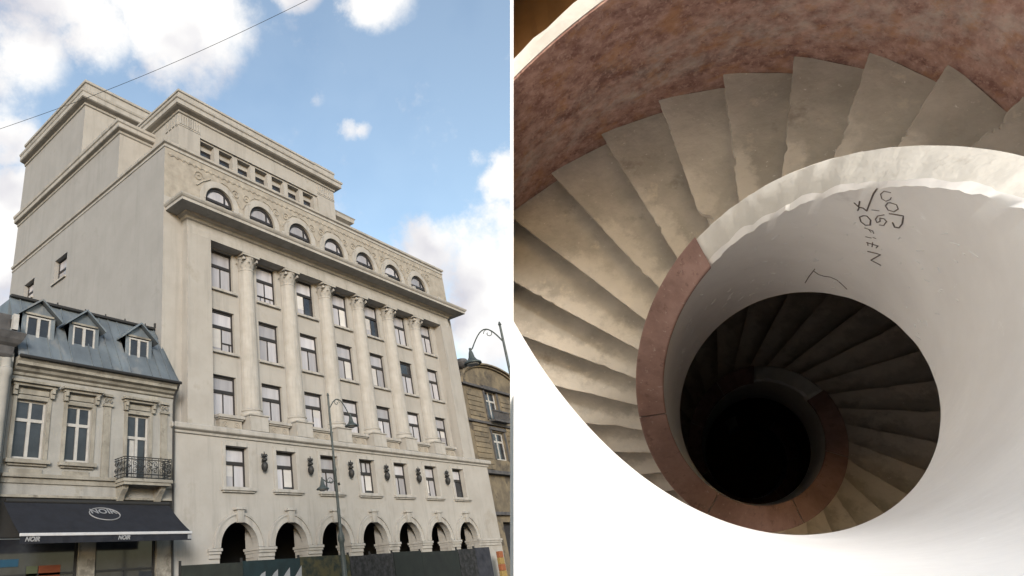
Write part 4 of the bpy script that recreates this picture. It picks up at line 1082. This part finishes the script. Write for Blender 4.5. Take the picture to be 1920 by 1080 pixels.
# pencilled words and the cracks on the parapet
words = [[(5.5803, 0.131), (5.5425, 0.106), (5.5322, 0.147), (5.5494, 0.22), (5.5768, 0.261), (5.594, 0.237), (5.594, 0.204)], [(5.5906, 0.286), (5.5871, 0.335), (5.6112, 0.4), (5.6455, 0.424), (5.6592, 0.375), (5.6386, 0.31), (5.6077, 0.286), (5.5906, 0.286)], [(5.6283, 0.457), (5.7039, 0.473), (5.721, 0.596), (5.7176, 0.669), (5.6936, 0.669), (5.6695, 0.596)], [(5.5253, 0.4), (5.5665, 0.416)], [(5.6043, 0.481), (5.5734, 0.506), (5.57, 0.563), (5.5871, 0.62), (5.6009, 0.596), (5.5906, 0.539), (5.6146, 0.547), (5.6352, 0.588), (5.6318, 0.661), (5.6077, 0.661)], [(5.412, 0.253), (5.4464, 0.335), (5.4395, 0.237)], [(5.4498, 0.4), (5.4498, 0.343), (5.4738, 0.359), (5.5013, 0.416)], [(5.5013, 0.06), (5.4944, 0.131), (5.5013, 0.416)], [(5.4944, 0.498), (5.4773, 0.522), (5.4944, 0.604), (5.5322, 0.677), (5.5562, 0.669), (5.5459, 0.579), (5.515, 0.506), (5.4944, 0.498)], [(5.5322, 0.726), (5.5871, 0.775), (5.6009, 0.824)], [(5.5597, 0.751), (5.5837, 0.808)], [(5.5631, 0.898), (5.6009, 0.914)], [(5.6077, 0.898), (5.6283, 0.914)], [(5.5871, 1.012), (5.6627, 1.053)], [(5.5906, 1.004), (5.6043, 1.069)], [(5.6215, 0.996), (5.6318, 1.085)], [(5.6627, 1.045), (5.6592, 1.094)], [(5.6215, 1.191), (5.7073, 1.208), (5.6695, 1.363), (5.7451, 1.42)]]
def marks(strokes, r, name, m, off=.999):
    mb = MB()
    for st in strokes:
        pts = []
        for i in range(len(st) - 1):
            for q in range(4): pts.append((st[i][0] + (st[i + 1][0] - st[i][0]) * q / 4, st[i][1] + (st[i + 1][1] - st[i][1]) * q / 4))
        pts.append(st[-1])
        mb.tube([SP(IN(p, off), dep(p) + h) for p, h in pts], r, 5)
    return stair_part(mb, name, m)
for a_, b_ in ((0, 1), (1, 2), (2, 3), (3, 4), (4, 5), (5, 8), (8, 9), (9, 13), (13, 17), (17, 18)):
    marks(words[a_:b_], .0016 + .0005 * ((a_ * 7) % 3), 'pencilled_letter', M['ink'])
marks([[(5.2781, 2.114), (5.29, 1.93), (5.3124, 1.746), (5.36, 1.86), (5.4052, 1.91), (5.46, 1.93), (5.5185, 1.999), (5.618, 2.2)], [(5.3124, 1.746), (5.318, 1.69)]], .0024, 'plaster_crack', M['ink'])
rs = random.Random(11); scr = []
for _ in range(120):
    p, h = rs.uniform(3.6, 6.3), rs.uniform(.5, 2.3); a = rs.uniform(0, PI); l = rs.uniform(.01, .06)
    scr.append([(p, h), (p + l * math.cos(a), h + l * 1.3 * math.sin(a))])
marks(scr, .0022, 'plaster_scratches', M['panel'], .9995)['kind'] = 'stuff'
# closed lower shaft and well floor
def shaft(name, u0, u1, v0, v1, d0, d1):
    mb = MB()
    p = [SP((u, v), d) for u in (u0, u1) for v in (v0, v1) for d in (d0, d1)]
    mb.add(p, [(0, 1, 3, 2), (4, 6, 7, 5), (0, 4, 5, 1), (2, 3, 7, 6), (0, 2, 6, 4), (1, 5, 7, 3)])
    return stair_part(mb, name, M['shaft'])
mb = MB(); rv = []; ph = 1.1  # added helical baffle keeping light off the lower flight; brown beyond the outer wall
while ph < 6.52:
    D = dep(ph) + HP + .45; c, s_ = OUT(ph, RO + .1), OUT(ph, RO + 9)
    rv.append([SP(c, D), SP(s_, D), SP(s_, D + .12), SP(c, D + .12)]); ph += .05
mb.add([v for r in rv for v in r], [(i * 4 + j, i * 4 + (j + 1) % 4, i * 4 + 4 + (j + 1) % 4, i * 4 + 4 + j) for i in range(len(rv) - 1) for j in range(4)])
stair_part(mb, 'shaft_baffle', M['shaft'])
SH_D0, SH_D1 = 4.6, 25.0
shaft('shaft_wall', -12, 5.2, -6.8, -6.6, SH_D0, SH_D1); shaft('shaft_wall', 5.0, 5.2, -6.6, 4.3, SH_D0, SH_D1); shaft('shaft_wall', -12, 5.0, 4.3, 4.45, SH_D0, SH_D1)
shaft('well_floor', -12, 5.2, -6.8, 4.45, SH_D1, SH_D1 + .3)
# partition panel standing between street and stair
def camp(px, z, y):
    return CAM + rt * ((px - PX) / F * z) - up * (y) + fw * z
pn = MB(); z0, z1 = .85, 15.5; th = 6.0 / F * z0
q = []
for z, y in ((z0, -4.6), (z1, -8.6), (z1, 8.2), (z0, 1.6)):
    q.append(camp(962.8, z, y))
nb = nw
pn.add(q + [p - nb * th for p in q], [(0, 1, 2, 3), (4, 7, 6, 5), (0, 4, 5, 1), (1, 5, 6, 2), (2, 6, 7, 3), (3, 7, 4, 0)])
tag(pn.build('partition_panel', M['panel']), 'thin white partition panel between the street and the spiral staircase', 'partition')
